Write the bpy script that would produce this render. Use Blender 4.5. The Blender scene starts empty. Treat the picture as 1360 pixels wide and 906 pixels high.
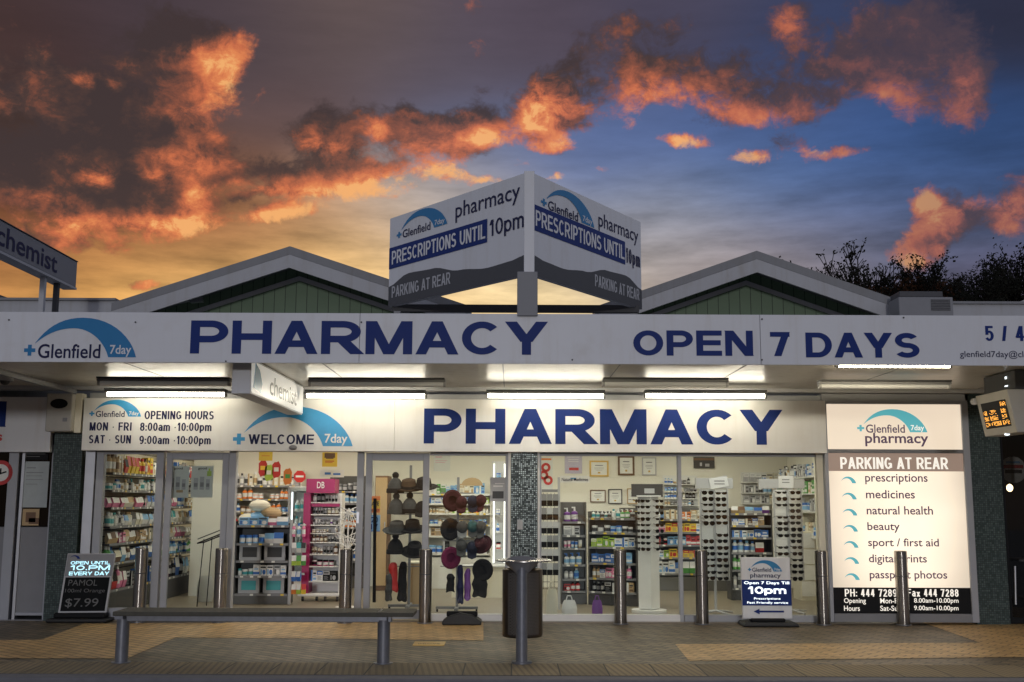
import bpy, math, random
from mathutils import Vector, Matrix
random.seed(7)
PI = math.pi
sc = bpy.context.scene
COL = sc.collection

# ------------------------------------------------------------------ camera
FPX, CX, CY = 1456.0, 680.0, 453.0          # focal length and centre in photo pixels (1360 wide)
EYE = Vector((0, 0, 1.58))
PITCH = math.atan(212 / FPX)
ROLL = math.radians(0.22)
cam_data = bpy.data.cameras.new('camera')
cam_data.sensor_width = 36
cam_data.lens = 36 * FPX / 1360
cam_data.clip_start = 0.1
cam_data.clip_end = 2000
cam = bpy.data.objects.new('camera', cam_data)
COL.objects.link(cam)
CAMR = Matrix.Rotation(PI / 2 + PITCH, 3, 'X') @ Matrix.Rotation(ROLL, 3, 'Z')
cam.matrix_world = Matrix.Translation(EYE) @ CAMR.to_4x4()
sc.camera = cam

def ray(px, py):
    return (CAMR @ Vector(((px - CX) / FPX, -(py - CY) / FPX, -1))).normalized()
def W(px, py, Y):                            # point of the place at depth Y
    d = ray(px, py)
    return EYE + d * (Y / d.y)
def G(px, py, z=0.0):                        # point on the ground
    d = ray(px, py)
    return EYE + d * ((z - EYE.z) / d.z)
def R(x0, y0, x1, y1, Y):                    # X0, X1, Z0, Z1 of an upright rectangle
    a, b, c, d = W(x0, y0, Y), W(x1, y0, Y), W(x0, y1, Y), W(x1, y1, Y)
    return (a.x + c.x) / 2, (b.x + d.x) / 2, (c.z + d.z) / 2, (a.z + b.z) / 2
def lin(c):
    return tuple(((v / 255 + .055) / 1.055) ** 2.4 if v > 10 else v / 255 / 12.92 for v in c)

# ------------------------------------------------------------------ world: dusk sky with lit clouds
world = bpy.data.worlds.new('World')
sc.world = world
world.use_nodes = True
wt = world.node_tree
wt.nodes.clear()

class NT:
    def __init__(s, t): s.t = t
    def n(s, typ, **kw):
        n = s.t.nodes.new(typ)
        for k, v in kw.items(): setattr(n, k, v)
        return n
    def l(s, a, b): s.t.links.new(a, b)
    def put(s, sock, v):
        if isinstance(v, bpy.types.NodeSocket): s.l(v, sock)
        elif v is not None: sock.default_value = v
    def m(s, op, a, b=None, c=None, clamp=False):
        n = s.n('ShaderNodeMath', operation=op, use_clamp=clamp)
        for i, v in enumerate((a, b, c)): s.put(n.inputs[i], v)
        return n.outputs[0]
    def vm(s, op, a, b=None, sc_=None):
        n = s.n('ShaderNodeVectorMath', operation=op)
        s.put(n.inputs[0], a)
        if b is not None: s.put(n.inputs[1], b)
        if sc_ is not None: s.put(n.inputs['Scale'], sc_)
        return n.outputs[0]
    def xyz(s, x, y, z):
        n = s.n('ShaderNodeCombineXYZ')
        for i, v in enumerate((x, y, z)): s.put(n.inputs[i], v)
        return n.outputs[0]
    def mix(s, f, a, b):
        n = s.n('ShaderNodeMix', data_type='RGBA')
        s.put(n.inputs[0], f); s.put(n.inputs[6], a); s.put(n.inputs[7], b)
        return n.outputs[2]
    def smooth(s, v, a, b):
        n = s.n('ShaderNodeMapRange', interpolation_type='SMOOTHSTEP')
        s.put(n.inputs[0], v); s.put(n.inputs[1], a); s.put(n.inputs[2], b)
        return n.outputs[0]
    def noise(s, vec, scale, detail=6, rough=.55, dist=0):
        n = s.n('ShaderNodeTexNoise')
        s.put(n.inputs['Vector'], vec)
        n.inputs['Scale'].default_value = scale; n.inputs['Detail'].default_value = detail
        n.inputs['Roughness'].default_value = rough; n.inputs['Distortion'].default_value = dist
        return n

def azel(px, py):
    d = ray(px, py)
    return math.atan2(d.x, d.y), math.asin(d.z)

# cloud masses: centre, half sizes, tilt, weight  (photo pixels turned into sky directions)
BLOBS = [
 (205,120,62,62,0,1.15),(238,72,45,42,0,.6),(190,190,95,34,0,.75),(50,170,75,60,0,.7),(60,235,110,34,0,.85),
 (295,100,36,48,0,.85),(255,205,60,22,0,.5),(85,225,110,22,0,.5),(140,268,95,22,0,.8),(222,262,42,32,0,.9),(70,320,85,20,0,.5),(255,298,50,14,0,.6),
 (20,120,70,100,0,.25),(375,284,52,13,-8,.8),(445,180,45,34,0,1.05),(425,235,50,18,0,.7),(535,160,38,24,0,.8),
 (575,190,60,24,-10,.85),(510,228,60,22,0,.75),(640,178,38,13,-15,.6),(610,155,40,12,-12,.5),(480,262,40,12,0,.4),(590,232,40,12,0,.5),
 (745,120,44,46,0,.95),(720,150,30,36,0,.6),(845,115,42,38,0,.8),(950,105,62,34,0,.66),(1000,140,60,24,0,.6),(1050,125,34,26,0,.5),
 (910,192,26,10,0,.7),(990,205,32,11,0,.8),(1060,188,34,12,14,.6),(1115,200,36,11,5,.7),(740,195,30,10,10,.5),
 (1130,55,56,44,0,.74),(1195,40,58,40,0,.74),(1205,105,52,40,0,.78),(1288,122,27,38,0,.85),(1050,25,34,26,0,.4),(880,30,70,22,0,.42),(790,55,50,24,0,.36),(1330,60,60,40,0,.3),
 (1275,285,42,26,0,1.0),(1225,270,18,14,0,.8),(1248,312,22,18,0,.6),(1347,272,22,36,0,1.0),(1210,345,28,15,0,.9),(1252,332,10,8,0,.7),
 (330,225,40,14,0,.5),(345,255,50,10,-6,.55),(640,120,30,12,-10,.4),(690,215,22,8,0,.4),(800,225,34,7,0,.45),(190,380,17,6,-6,.8),(655,238,28,8,0,.6),(740,237,22,8,0,.7),(620,10,40,14,0,.4),(630,68,22,22,0,.4),(355,130,12,8,-30,.5),
]
LITS = [(305,110,30,45,.55),(265,75,25,20,.30),(250,150,40,25,.30),(112,105,16,10,.4),(150,112,10,8,.35),(255,213,50,14,.40),(128,238,22,12,.55),(60,262,40,8,.35),(205,232,18,9,.5),
 (100,302,85,17,.55),(258,260,16,22,.55),(230,297,50,12,.62),(370,290,50,9,.55),(450,198,42,16,.35),(502,175,14,20,.55),(410,185,18,14,.45),(440,258,60,13,.55),(515,243,50,16,.55),
 (590,228,40,13,.5),(545,150,20,8,.35),(640,182,34,14,.55),(570,195,36,10,.30),(610,150,22,8,.4),(480,290,60,14,.75),(735,140,36,34,.55),(706,150,18,30,.45),(860,128,40,26,.42),(770,197,30,12,.4),
 (910,192,18,10,.5),(990,209,28,9,.45),(920,216,10,8,.35),(1090,199,40,8,.38),(970,152,44,16,.22),(1230,268,16,14,.55),(1290,272,40,11,.5),(1262,302,28,20,.45),(1345,288,22,28,.5),
 (1212,346,26,13,.5),(1252,332,8,8,.5),(1284,118,18,26,.30),(1190,120,36,18,.14),(600,12,22,6,.45),(630,66,16,14,.28),(740,238,22,8,.5),(655,240,28,8,.5),(355,130,12,8,.5),(30,60,60,90,.16),(345,255,50,10,.4),(640,120,30,12,.3),(800,225,34,7,.2),(690,215,22,8,.35),(1050,28,26,18,.2)]
def cloud_group():
    g = bpy.data.node_groups.new('cloud density', 'ShaderNodeTree')
    for nm in ('az', 'el'): g.interface.new_socket(nm, in_out='INPUT', socket_type='NodeSocketFloat')
    g.interface.new_socket('density', in_out='OUTPUT', socket_type='NodeSocketFloat')
    t = NT(g)
    gi, go = t.n('NodeGroupInput'), t.n('NodeGroupOutput')
    az, el = gi.outputs[0], gi.outputs[1]
    warp = t.noise(t.xyz(az, el, 3.7), 16, 7, .65)
    wsep = t.n('ShaderNodeSeparateXYZ'); t.l(warp.outputs['Color'], wsep.inputs[0])
    a2 = t.m('ADD', az, t.m('MULTIPLY', t.m('SUBTRACT', wsep.outputs[0], .5), .05))
    e2 = t.m('ADD', el, t.m('MULTIPLY', t.m('SUBTRACT', wsep.outputs[1], .5), .04))
    total = None
    for cx, cy, sx, sy, rot, w in BLOBS:
        a0, e0 = azel(cx, cy)
        da = t.m('SUBTRACT', a2, a0); de = t.m('SUBTRACT', e2, e0)
        c, s = math.cos(math.radians(-rot)), math.sin(math.radians(-rot))
        u = t.m('ADD', t.m('MULTIPLY', da, c * FPX / sx), t.m('MULTIPLY', de, s * FPX / sx))
        v = t.m('ADD', t.m('MULTIPLY', da, -s * FPX / sy), t.m('MULTIPLY', de, c * FPX / sy))
        r2 = t.m('ADD', t.m('MULTIPLY', u, u), t.m('MULTIPLY', v, v))
        gs = t.m('MULTIPLY', t.m('POWER', 2.718, t.m('MULTIPLY', r2, -.75)), w)
        total = gs if total is None else t.m('ADD', total, gs)
    total = t.m('MULTIPLY', t.m('DIVIDE', total, t.m('ADD', total, .9)), 1.75)
    n1 = t.noise(t.xyz(az, t.m('MULTIPLY', el, 1.45), 0.3), 13, 9, .6, .25)
    n2 = t.noise(t.xyz(az, t.m('MULTIPLY', el, 1.2), 5.1), 38, 9, .70, .6)
    d = t.m('ADD', total, t.m('MULTIPLY', t.m('SUBTRACT', n1.outputs[0], .5), 1.6))
    d = t.m('ADD', d, t.m('MULTIPLY', t.m('SUBTRACT', n2.outputs[0], .5), .9))
    t.l(d, go.inputs[0])
    return g

SKY = [  # open sky colours (photo pixel, sRGB)
 (60,60,(66,44,40)),(200,40,(66,52,58)),(330,60,(78,64,69)),(480,60,(95,78,75)),(600,100,(88,80,94)),(700,50,(80,68,80)),
 (900,40,(70,64,82)),(1060,60,(50,60,94)),(1340,30,(40,40,60)),(60,200,(60,40,33)),(160,230,(70,50,42)),(60,290,(100,56,34)),(40,350,(150,84,44)),(250,350,(168,106,62)),
 (300,270,(138,84,54)),(380,170,(94,72,70)),(420,290,(168,118,80)),(480,345,(245,195,118)),(560,270,(190,170,150)),(640,210,(98,112,150)),(600,290,(168,168,172)),
 (680,390,(240,212,160)),(870,290,(136,142,158)),(820,200,(86,104,150)),(1000,180,(72,92,140)),(1150,190,(54,82,134)),(1330,190,(38,62,106)),
 (1000,255,(82,110,156)),(900,335,(164,150,140)),(1100,315,(112,110,124)),(1250,330,(84,86,112)),(1340,400,(80,68,84)),(120,395,(236,178,98)),
 (1150,260,(66,92,140)),(1300,250,(54,76,116)),(300,400,(246,200,120)),(1000,370,(150,135,135)),(540,400,(250,212,150)),
]
T = NT(wt)
tc = T.n('ShaderNodeTexCoord')
dirn = T.vm('NORMALIZE', tc.outputs['Generated'])
sp = T.n('ShaderNodeSeparateXYZ'); T.l(dirn, sp.inputs[0])
AZ = T.m('ARCTAN2', sp.outputs[0], sp.outputs[1])
EL = T.m('ARCSINE', sp.outputs[2])
num = den = None
for px, py, c in SKY:
    a0, e0 = azel(px, py)
    u = T.m('MULTIPLY', T.m('SUBTRACT', AZ, a0), FPX / 120)
    v = T.m('MULTIPLY', T.m('SUBTRACT', EL, e0), FPX / 62)
    w = T.m('POWER', 2.718, T.m('MULTIPLY', T.m('ADD', T.m('MULTIPLY', u, u), T.m('MULTIPLY', v, v)), -1.0))
    cc = T.vm('SCALE', lin(c), sc_=w)
    num = cc if num is None else T.vm('ADD', num, cc)
    den = w if den is None else T.m('ADD', den, w)
AMB_LOW, AMB_TOP = (.325, .345, .44, 1), (.20, .215, .28, 1)                 # dusk sky overhead and behind the viewer
EPS = 0.004
ambc = T.mix(T.smooth(EL, .25, 1.1), AMB_LOW, AMB_TOP)
ambc = T.mix(T.smooth(EL, .04, 0.17), (.04, .04, .045, 1), ambc)
num = T.vm('ADD', num, T.vm('SCALE', ambc, sc_=EPS))
den = T.m('ADD', den, EPS)
base = T.vm('SCALE', num, sc_=T.m('DIVIDE', 1.0, den))
streak = T.noise(T.xyz(T.m('MULTIPLY', AZ, .22), EL, 1.0), 42, 6, .6)
front = T.smooth(sp.outputs[1], .25, .7)
low = T.m('SUBTRACT', 1.0, T.smooth(EL, .22, .36))
st = T.m('MULTIPLY', T.m('MULTIPLY', T.m('SUBTRACT', streak.outputs[0], .5), 1.9), T.m('MULTIPLY', front, T.m('ADD', .22, T.m('MULTIPLY', low, .7))))
base = T.vm('SCALE', base, sc_=T.m('ADD', 1.0, st))
cg = cloud_group()
def dens(az, el):
    n = T.n('ShaderNodeGroup'); n.node_tree = cg
    T.put(n.inputs[0], az); T.put(n.inputs[1], el)
    return n.outputs[0]
LA, LE = azel(600, 430)                      # where the afterglow is
ta, te = T.m('SUBTRACT', LA, AZ), T.m('SUBTRACT', LE, EL)
ln = T.m('SQRT', T.m('ADD', T.m('ADD', T.m('MULTIPLY', ta, ta), T.m('MULTIPLY', te, te)), .004))
sa, se = T.m('MULTIPLY', T.m('DIVIDE', ta, ln), .026), T.m('MULTIPLY', T.m('DIVIDE', te, ln), .026)
D0 = dens(AZ, EL)
D1 = dens(T.m('ADD', AZ, sa), T.m('ADD', EL, se))
alpha = T.smooth(D0, .42, .84)
thick = T.smooth(D0, .6, 1.5)
glow = None
for cx, cy, sx, sy, am in LITS:
    a0, e0 = azel(cx, cy)
    u = T.m('MULTIPLY', T.m('SUBTRACT', AZ, a0), FPX / sx); v = T.m('MULTIPLY', T.m('SUBTRACT', EL, e0), FPX / sy)
    gq = T.m('MULTIPLY', T.m('POWER', 2.718, T.m('MULTIPLY', T.m('ADD', T.m('MULTIPLY', u, u), T.m('MULTIPLY', v, v)), -.8)), am)
    glow = gq if glow is None else T.m('ADD', glow, gq)
fine = T.noise(T.xyz(AZ, T.m('MULTIPLY', EL, 1.3), 9.1), 46, 9, .68, .5)
lit = T.m('ADD', .16, T.m('MULTIPLY', T.m('SUBTRACT', D0, D1), .75))
lit = T.m('SUBTRACT', lit, T.m('MULTIPLY', thick, .20))
lit = T.m('ADD', lit, T.m('MULTIPLY', glow, T.m('MAXIMUM', .12, T.m('ADD', .74, T.m('MULTIPLY', T.m('SUBTRACT', fine.outputs[0], .5), 3.4)))), clamp=True)
cramp = T.n('ShaderNodeValToRGB'); T.l(lit, cramp.inputs[0])
cr = cramp.color_ramp
cr.elements[0].position = .02; cr.elements[0].color = (*lin((62, 47, 45)), 1)
cr.elements[1].position = 1.0; cr.elements[1].color = (*lin((250, 178, 108)), 1)
for p_, c_ in ((.16, (78, 55, 48)), (.36, (138, 78, 56)), (.58, (204, 108, 68)), (.8, (232, 136, 80))):
    e_ = cr.elements.new(p_); e_.color = (*lin(c_), 1)
cool = T.smooth(AZ, .12, .42)
ccol = T.mix(T.m('ADD', .04, T.m('MULTIPLY', cool, .50)), cramp.outputs[0], (*lin((78, 66, 84)), 1))
sky = T.mix(T.m('MULTIPLY', T.m('MULTIPLY', alpha, .93), front), base, ccol)
win = T.m('MULTIPLY', T.m('SUBTRACT', 1.0, T.smooth(T.m('ABSOLUTE', AZ), .66, .86)), T.m('SUBTRACT', 1.0, T.smooth(EL, .52, .72)))
sky = T.mix(win, ambc, sky)
bg_a = T.n('ShaderNodeBackground'); T.l(sky, bg_a.inputs[0])
bg_b = T.n('ShaderNodeBackground'); T.l(ambc, bg_b.inputs[0])
bg = T.n('ShaderNodeMixShader'); T.l(T.m('MULTIPLY', T.m('GREATER_THAN', win, .001), T.m('GREATER_THAN', EL, -.03)), bg.inputs[0])
T.l(bg_b.outputs[0], bg.inputs[1]); T.l(bg_a.outputs[0], bg.inputs[2])
nis = T.n('ShaderNodeTexSky', sky_type='NISHITA')
nis.sun_disc = False; nis.sun_elevation = math.radians(4.7); nis.sun_rotation = math.radians(180)
bg2 = T.n('ShaderNodeBackground'); T.l(nis.outputs[0], bg2.inputs[0]); bg2.inputs[1].default_value = 0.004
add = T.n('ShaderNodeAddShader'); T.l(bg.outputs[0], add.inputs[0]); T.l(bg2.outputs[0], add.inputs[1])
wo = T.n('ShaderNodeOutputWorld'); T.l(add.outputs[0], wo.inputs[0])

sun = bpy.data.lights.new('sun', 'SUN')
sun.energy = 0.42; sun.angle = math.radians(3); sun.color = (.96, .96, 1)
front_light = bpy.data.objects.new('sun', sun); COL.objects.link(front_light)
front_light.rotation_euler = (math.radians(90 - 4.7), 0, 0)   # weak light added behind the viewer, like a flash, for steel highlights
front_light.location = (0, -30, 20)
vs = sc.view_settings
vs.view_transform = 'Standard'; vs.look = 'None'; vs.exposure = 0; vs.gamma = 1; vs.use_curve_mapping = False
sc.render.engine = 'CYCLES'
sc.cycles.max_bounces = 8; sc.cycles.transparent_max_bounces = 16
sc.cycles.use_denoising = True
world.cycles.sampling_method = 'MANUAL'; world.cycles.sample_map_resolution = 256
sc.cycles.sample_clamp_indirect = 6

# ------------------------------------------------------------------ materials
def mat(name, rgb, rough=.5, metal=0.0, var=.12, scale=6, bump=0.0, bscale=60, emit=None, estr=0, spec=None):
    m = bpy.data.materials.new(name); m.use_nodes = True
    t = NT(m.node_tree); b = m.node_tree.nodes['Principled BSDF']
    tcn = t.n('ShaderNodeTexCoord')
    nz = t.noise(tcn.outputs['Object'], scale, 5, .6)
    lo = tuple(max(0, v * (1 - var)) for v in rgb) + (1,)
    hi = tuple(min(1, v * (1 + var)) for v in rgb) + (1,)
    t.l(t.mix(nz.outputs[0], lo, hi), b.inputs['Base Color'])
    rr = t.m('ADD', rough - .06, t.m('MULTIPLY', nz.outputs[0], .12), clamp=True)
    t.l(rr, b.inputs['Roughness'])
    b.inputs['Metallic'].default_value = metal
    if spec is not None: b.inputs['Specular IOR Level'].default_value = spec
    if bump:
        nb = t.noise(tcn.outputs['Object'], bscale, 4, .6)
        bn = t.n('ShaderNodeBump'); bn.inputs['Strength'].default_value = bump; bn.inputs['Distance'].default_value = .01
        t.l(nb.outputs[0], bn.inputs['Height']); t.l(bn.outputs[0], b.inputs['Normal'])
    if emit:
        en = t.noise(tcn.outputs['Object'], 1.6, 2, .5)
        b.inputs['Emission Color'].default_value = (*emit, 1)
        t.l(t.m('MULTIPLY', estr, t.m('ADD', .8, t.m('MULTIPLY', en.outputs[0], .4))), b.inputs['Emission Strength'])
    return m

def streaky(name, rgb, rough, amt, tint=(.75, .68, .58)):
    m = mat(name, rgb, rough, 0, .03, 1.2)
    t = NT(m.node_tree); b = m.node_tree.nodes['Principled BSDF']
    tcn = t.n('ShaderNodeTexCoord'); s = t.n('ShaderNodeSeparateXYZ'); t.l(tcn.outputs['Object'], s.inputs[0])
    n1 = t.noise(t.xyz(t.m('MULTIPLY', s.outputs[0], 9), t.m('MULTIPLY', s.outputs[1], 9), t.m('MULTIPLY', s.outputs[2], .8)), 1, 5, .65)
    n2 = t.noise(tcn.outputs['Object'], 2.2, 6, .65)
    f = t.m('MULTIPLY', t.m('ADD', t.smooth(n1.outputs[0], .45, .8), t.smooth(n2.outputs[0], .5, .8)), amt)
    old = b.inputs['Base Color'].links[0].from_socket
    t.l(t.mix(f, old, tuple(a * c for a, c in zip(rgb, tint)) + (1,)), b.inputs['Base Color'])
    n3 = t.noise(tcn.outputs['Object'], .9, 2)
    bn = t.n('ShaderNodeBump'); bn.inputs['Strength'].default_value = .08; bn.inputs['Distance'].default_value = .02
    t.l(n3.outputs[0], bn.inputs['Height']); t.l(bn.outputs[0], b.inputs['Normal'])
    return m

def brickmat(name, c1, c2, mortar, w, h, msize, rough=.7, metal=0, offset=.5, rot=0, upright=False, bump=.4, dirt=.25, mrough=None, bias=0):
    m = bpy.data.materials.new(name); m.use_nodes = True
    t = NT(m.node_tree); b = m.node_tree.nodes['Principled BSDF']
    tcn = t.n('ShaderNodeTexCoord')
    vec = tcn.outputs['Object']
    if upright:
        s = t.n('ShaderNodeSeparateXYZ'); t.l(vec, s.inputs[0])
        vec = t.xyz(t.m('ADD', s.outputs[0], s.outputs[1]), s.outputs[2], 0)
    mp = t.n('ShaderNodeMapping'); t.l(vec, mp.inputs[0]); mp.inputs['Rotation'].default_value = (0, 0, math.radians(rot))
    br = t.n('ShaderNodeTexBrick'); t.l(mp.outputs[0], br.inputs['Vector'])
    br.offset = offset
    br.inputs['Color1'].default_value = (*c1, 1); br.inputs['Color2'].default_value = (*c2, 1); br.inputs['Mortar'].default_value = (*mortar, 1)
    br.inputs['Scale'].default_value = 1; br.inputs['Brick Width'].default_value = w; br.inputs['Row Height'].default_value = h
    br.inputs['Mortar Size'].default_value = msize; br.inputs['Bias'].default_value = bias
    nz = t.noise(tcn.outputs['Object'], 1.3, 6, .65)
    nf = t.noise(tcn.outputs['Object'], 45, 3, .6)
    f = t.m('ADD', t.m('SUBTRACT', 1.0, dirt), t.m('MULTIPLY', t.m('ADD', nz.outputs[0], t.m('MULTIPLY', nf.outputs[0], .5)), dirt * 1.33))
    colr = t.vm('SCALE', br.outputs['Color'], sc_=f)
    if not upright:                          # trodden gum and stains
        vo = t.n('ShaderNodeTexVoronoi'); t.l(tcn.outputs['Object'], vo.inputs['Vector']); vo.inputs['Scale'].default_value = 2.6
        sp_ = t.m('LESS_THAN', vo.outputs['Distance'], .055)
        big = t.smooth(t.noise(tcn.outputs['Object'], .55, 5, .6).outputs[0], .55, .72)
        colr = t.vm('SCALE', colr, sc_=t.m('MULTIPLY', t.m('SUBTRACT', 1, t.m('MULTIPLY', sp_, .45)), t.m('SUBTRACT', 1, t.m('MULTIPLY', big, .35))))
    t.l(colr, b.inputs['Base Color'])
    b.inputs['Metallic'].default_value = metal; b.inputs['Roughness'].default_value = rough
    bn = t.n('ShaderNodeBump'); bn.inputs['Strength'].default_value = bump; bn.inputs['Distance'].default_value = .006
    hgt = t.m('ADD', t.m('MULTIPLY', br.outputs['Fac'], -1.0), t.m('MULTIPLY', nf.outputs[0], .5))
    t.l(hgt, bn.inputs['Height']); t.l(bn.outputs[0], b.inputs['Normal'])
    return m

def glassmat(name, tint=(.93, .96, .95), refl=1.0):
    m = bpy.data.materials.new(name); m.use_nodes = True
    t = NT(m.node_tree); m.node_tree.nodes.remove(m.node_tree.nodes['Principled BSDF'])
    o = m.node_tree.nodes['Material Output']
    tr = t.n('ShaderNodeBsdfTransparent'); tr.inputs[0].default_value = (*tint, 1)
    gl = t.n('ShaderNodeBsdfGlossy'); gl.inputs['Roughness'].default_value = .02
    fr = t.n('ShaderNodeFresnel'); fr.inputs[0].default_value = 1.45
    tcn = t.n('ShaderNodeTexCoord'); nz = t.noise(tcn.outputs['Object'], .8, 2)
    bn = t.n('ShaderNodeBump'); bn.inputs['Strength'].default_value = .02; t.l(nz.outputs[0], bn.inputs['Height'])
    t.l(bn.outputs[0], gl.inputs['Normal'])
    mx = t.n('ShaderNodeMixShader'); t.l(t.m('MULTIPLY', fr.outputs[0], refl, clamp=True), mx.inputs[0])
    t.l(tr.outputs[0], mx.inputs[1]); t.l(gl.outputs[0], mx.inputs[2]); t.l(mx.outputs[0], o.inputs[0])
    return m

def emat(name, rgb, s, var=.0, scale=1.5):
    m = bpy.data.materials.new(name); m.use_nodes = True
    t = NT(m.node_tree); b = m.node_tree.nodes['Principled BSDF']
    b.inputs['Base Color'].default_value = (*[min(.8, v) * (.25 if name.startswith(('backlit', 'bright backlit')) else 1) for v in rgb], 1)
    b.inputs['Roughness'].default_value = .4
    b.inputs['Emission Color'].default_value = (*rgb, 1)
    tcn = t.n('ShaderNodeTexCoord'); nz = t.noise(tcn.outputs['Object'], scale, 2)
    t.l(t.m('MULTIPLY', s, t.m('ADD', 1 - var, t.m('MULTIPLY', nz.outputs[0], 2 * var))), b.inputs['Emission Strength'])
    return m

M = {}
def mk(k, *a, **kw): M[k] = mat(k.replace('_', ' '), *a, **kw)
M['sign_white'] = streaky('weathered sign white', (.70, .70, .71), .42, .32)
M['band_white'] = streaky('sign band white', (.80, .785, .74), .32, .22)
M['barge'] = streaky('painted barge boards', (.42, .42, .43), .55, .5)
M['barge_dark'] = streaky('grey flashing', (.23, .23, .235), .6, .5)
M['soffit'] = streaky('stained soffit', (.60, .57, .50), .32, .5, (.6, .5, .4))
mk('navy', (.012, .032, .17), .45, var=.1, spec=.12)
mk('navy_black', (.02, .022, .07), .5, spec=.12)
mk('arc_blue', (.03, .20, .42), .4, var=.1, spec=.2)
mk('arc_sky', (.04, .32, .62), .3, var=.15)
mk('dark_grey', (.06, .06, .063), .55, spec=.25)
mk('mid_grey', (.22, .22, .23), .5)
mk('panel_grey', (.085, .085, .09), .5, spec=.2)
mk('light_grey', (.45, .45, .46), .5)
mk('aluminium', (.55, .56, .58), .38, .85, var=.08)
mk('painted_frame', (.37, .38, .41), .4, var=.08)
mk('white', (.78, .77, .75), .5, var=.05)
mk('cream', (.74, .69, .55), .6, var=.04)
mk('wall_cream', (.80, .765, .66), .7, var=.04, scale=2)
mk('steel', (.55, .53, .50), .26, 1.0, var=.1, scale=3)
mk('bronze_steel', (.13, .112, .095), .3, 1.0, var=.2)
mk('galvanised', (.21, .215, .235), .45, .6, var=.3, scale=14)
mk('wood_grey', (.075, .068, .048), .7, var=.4, scale=14, bump=.3)
mk('black', (.010, .010, .011), .55, spec=.15)
mk('rubber', (.02, .02, .02), .55, bump=.2)
mk('asphalt', (.06, .06, .065), .85, var=.3, scale=40, bump=.5, bscale=180)
mk('kerb', (.15, .145, .15), .8, var=.25, scale=9, bump=.4)
mk('trim_white', (.60, .61, .61), .5)
mk('soffit_shadow', (.16, .16, .17), .6)
mk('roof_metal', (.20, .20, .21), .5, var=.15)
mk('shop_floor', (.25, .21, .15), .35, var=.12, scale=3)
mk('shelf_grey', (.10, .097, .092), .45)
mk('shelf_dark', (.045, .045, .047), .45)
mk('shelf_white', (.75, .74, .70), .4)
mk('shelf_board', (.12, .113, .10), .45)
mk('pegboard', (.62, .55, .42), .6)
mk('magenta', (.36, .012, .11), .4)
mk('pink', (.75, .22, .38), .5)
mk('red', (.55, .03, .03), .45)
mk('orange', (.75, .22, .04), .45)
mk('yellow', (.80, .55, .05), .45)
mk('green', (.10, .35, .08), .45)
mk('lime', (.42, .60, .08), .45)
mk('blue', (.04, .16, .52), .45)
mk('skyblue', (.22, .45, .70), .45)
mk('teal', (.05, .36, .38), .45)
mk('purple', (.18, .05, .30), .5)
mk('maroon', (.05, .006, .012), .9, var=.3, scale=30, bump=.4)
mk('magenta_felt', (.16, .008, .06), .9, var=.3, scale=30, bump=.4)
mk('teal_felt', (.03, .10, .11), .9, var=.3, scale=30)
mk('navy_felt', (.010, .013, .035), .9, var=.3, scale=30)
mk('brown', (.16, .085, .045), .6)
mk('tan', (.48, .33, .17), .6)
mk('gold', (.60, .40, .12), .35, .6)
mk('paper', (.80, .79, .74), .7, var=.04)
mk('lilac', (.52, .48, .60), .6)
mk('felt_grey', (.07, .07, .072), .95, var=.35, scale=30, bump=.5)
mk('felt_black', (.011, .010, .012), .95, var=.3, scale=30, bump=.5)
mk('felt_brown', (.085, .05, .03), .9, var=.3, scale=30)
mk('lens_dark', (.008, .007, .007), .12, spec=.25)
mk('lens_brown', (.03, .015, .008), .15, spec=.25)
mk('poster_white', (.70, .71, .66), .5, var=.1)
mk('poster_pale', (.42, .46, .46), .6, var=.15, scale=9)
mk('slate', (.009, .010, .011), .7, spec=.1)
mk('chalk', (.17, .17, .17), .9)
mk('box_beige', (.42, .40, .36), .5, bump=.1)
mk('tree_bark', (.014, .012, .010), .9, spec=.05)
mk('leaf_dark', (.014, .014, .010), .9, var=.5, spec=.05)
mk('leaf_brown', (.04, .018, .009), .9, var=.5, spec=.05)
def brushed(name, rgb, rough):
    m = mat(name, rgb, rough, 1.0, .05, 2)
    t = NT(m.node_tree); b = m.node_tree.nodes['Principled BSDF']
    tcn = t.n('ShaderNodeTexCoord'); s = t.n('ShaderNodeSeparateXYZ'); t.l(tcn.outputs['Object'], s.inputs[0])
    ang = t.m('ARCTAN2', s.outputs[0], s.outputs[1])
    n1 = t.noise(t.xyz(t.m('MULTIPLY', ang, .6), t.m('MULTIPLY', s.outputs[2], 2), 0), 4, 3, .5)      # rings of grime and brushing
    for lk in list(b.inputs['Roughness'].links): m.node_tree.links.remove(lk)
    b.inputs['Roughness'].default_value = rough
    lowz = t.m('SUBTRACT', 1, t.smooth(t.m('ADD', s.outputs[2], t.m('MULTIPLY', n1.outputs[0], .12)), .06, .22))
    old = b.inputs['Base Color'].links[0].from_socket
    t.l(t.mix(t.m('MULTIPLY', lowz, .5), old, (.10, .085, .065, 1)), b.inputs['Base Color'])
    tg = t.n('ShaderNodeTangent', direction_type='RADIAL', axis='Z')
    t.l(tg.outputs[0], b.inputs['Tangent']); b.inputs['Anisotropic'].default_value = .88; b.inputs['Anisotropic Rotation'].default_value = .25
    return m
M['brushed_steel'] = brushed('brushed steel', (.34, .315, .28), .27)
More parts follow.
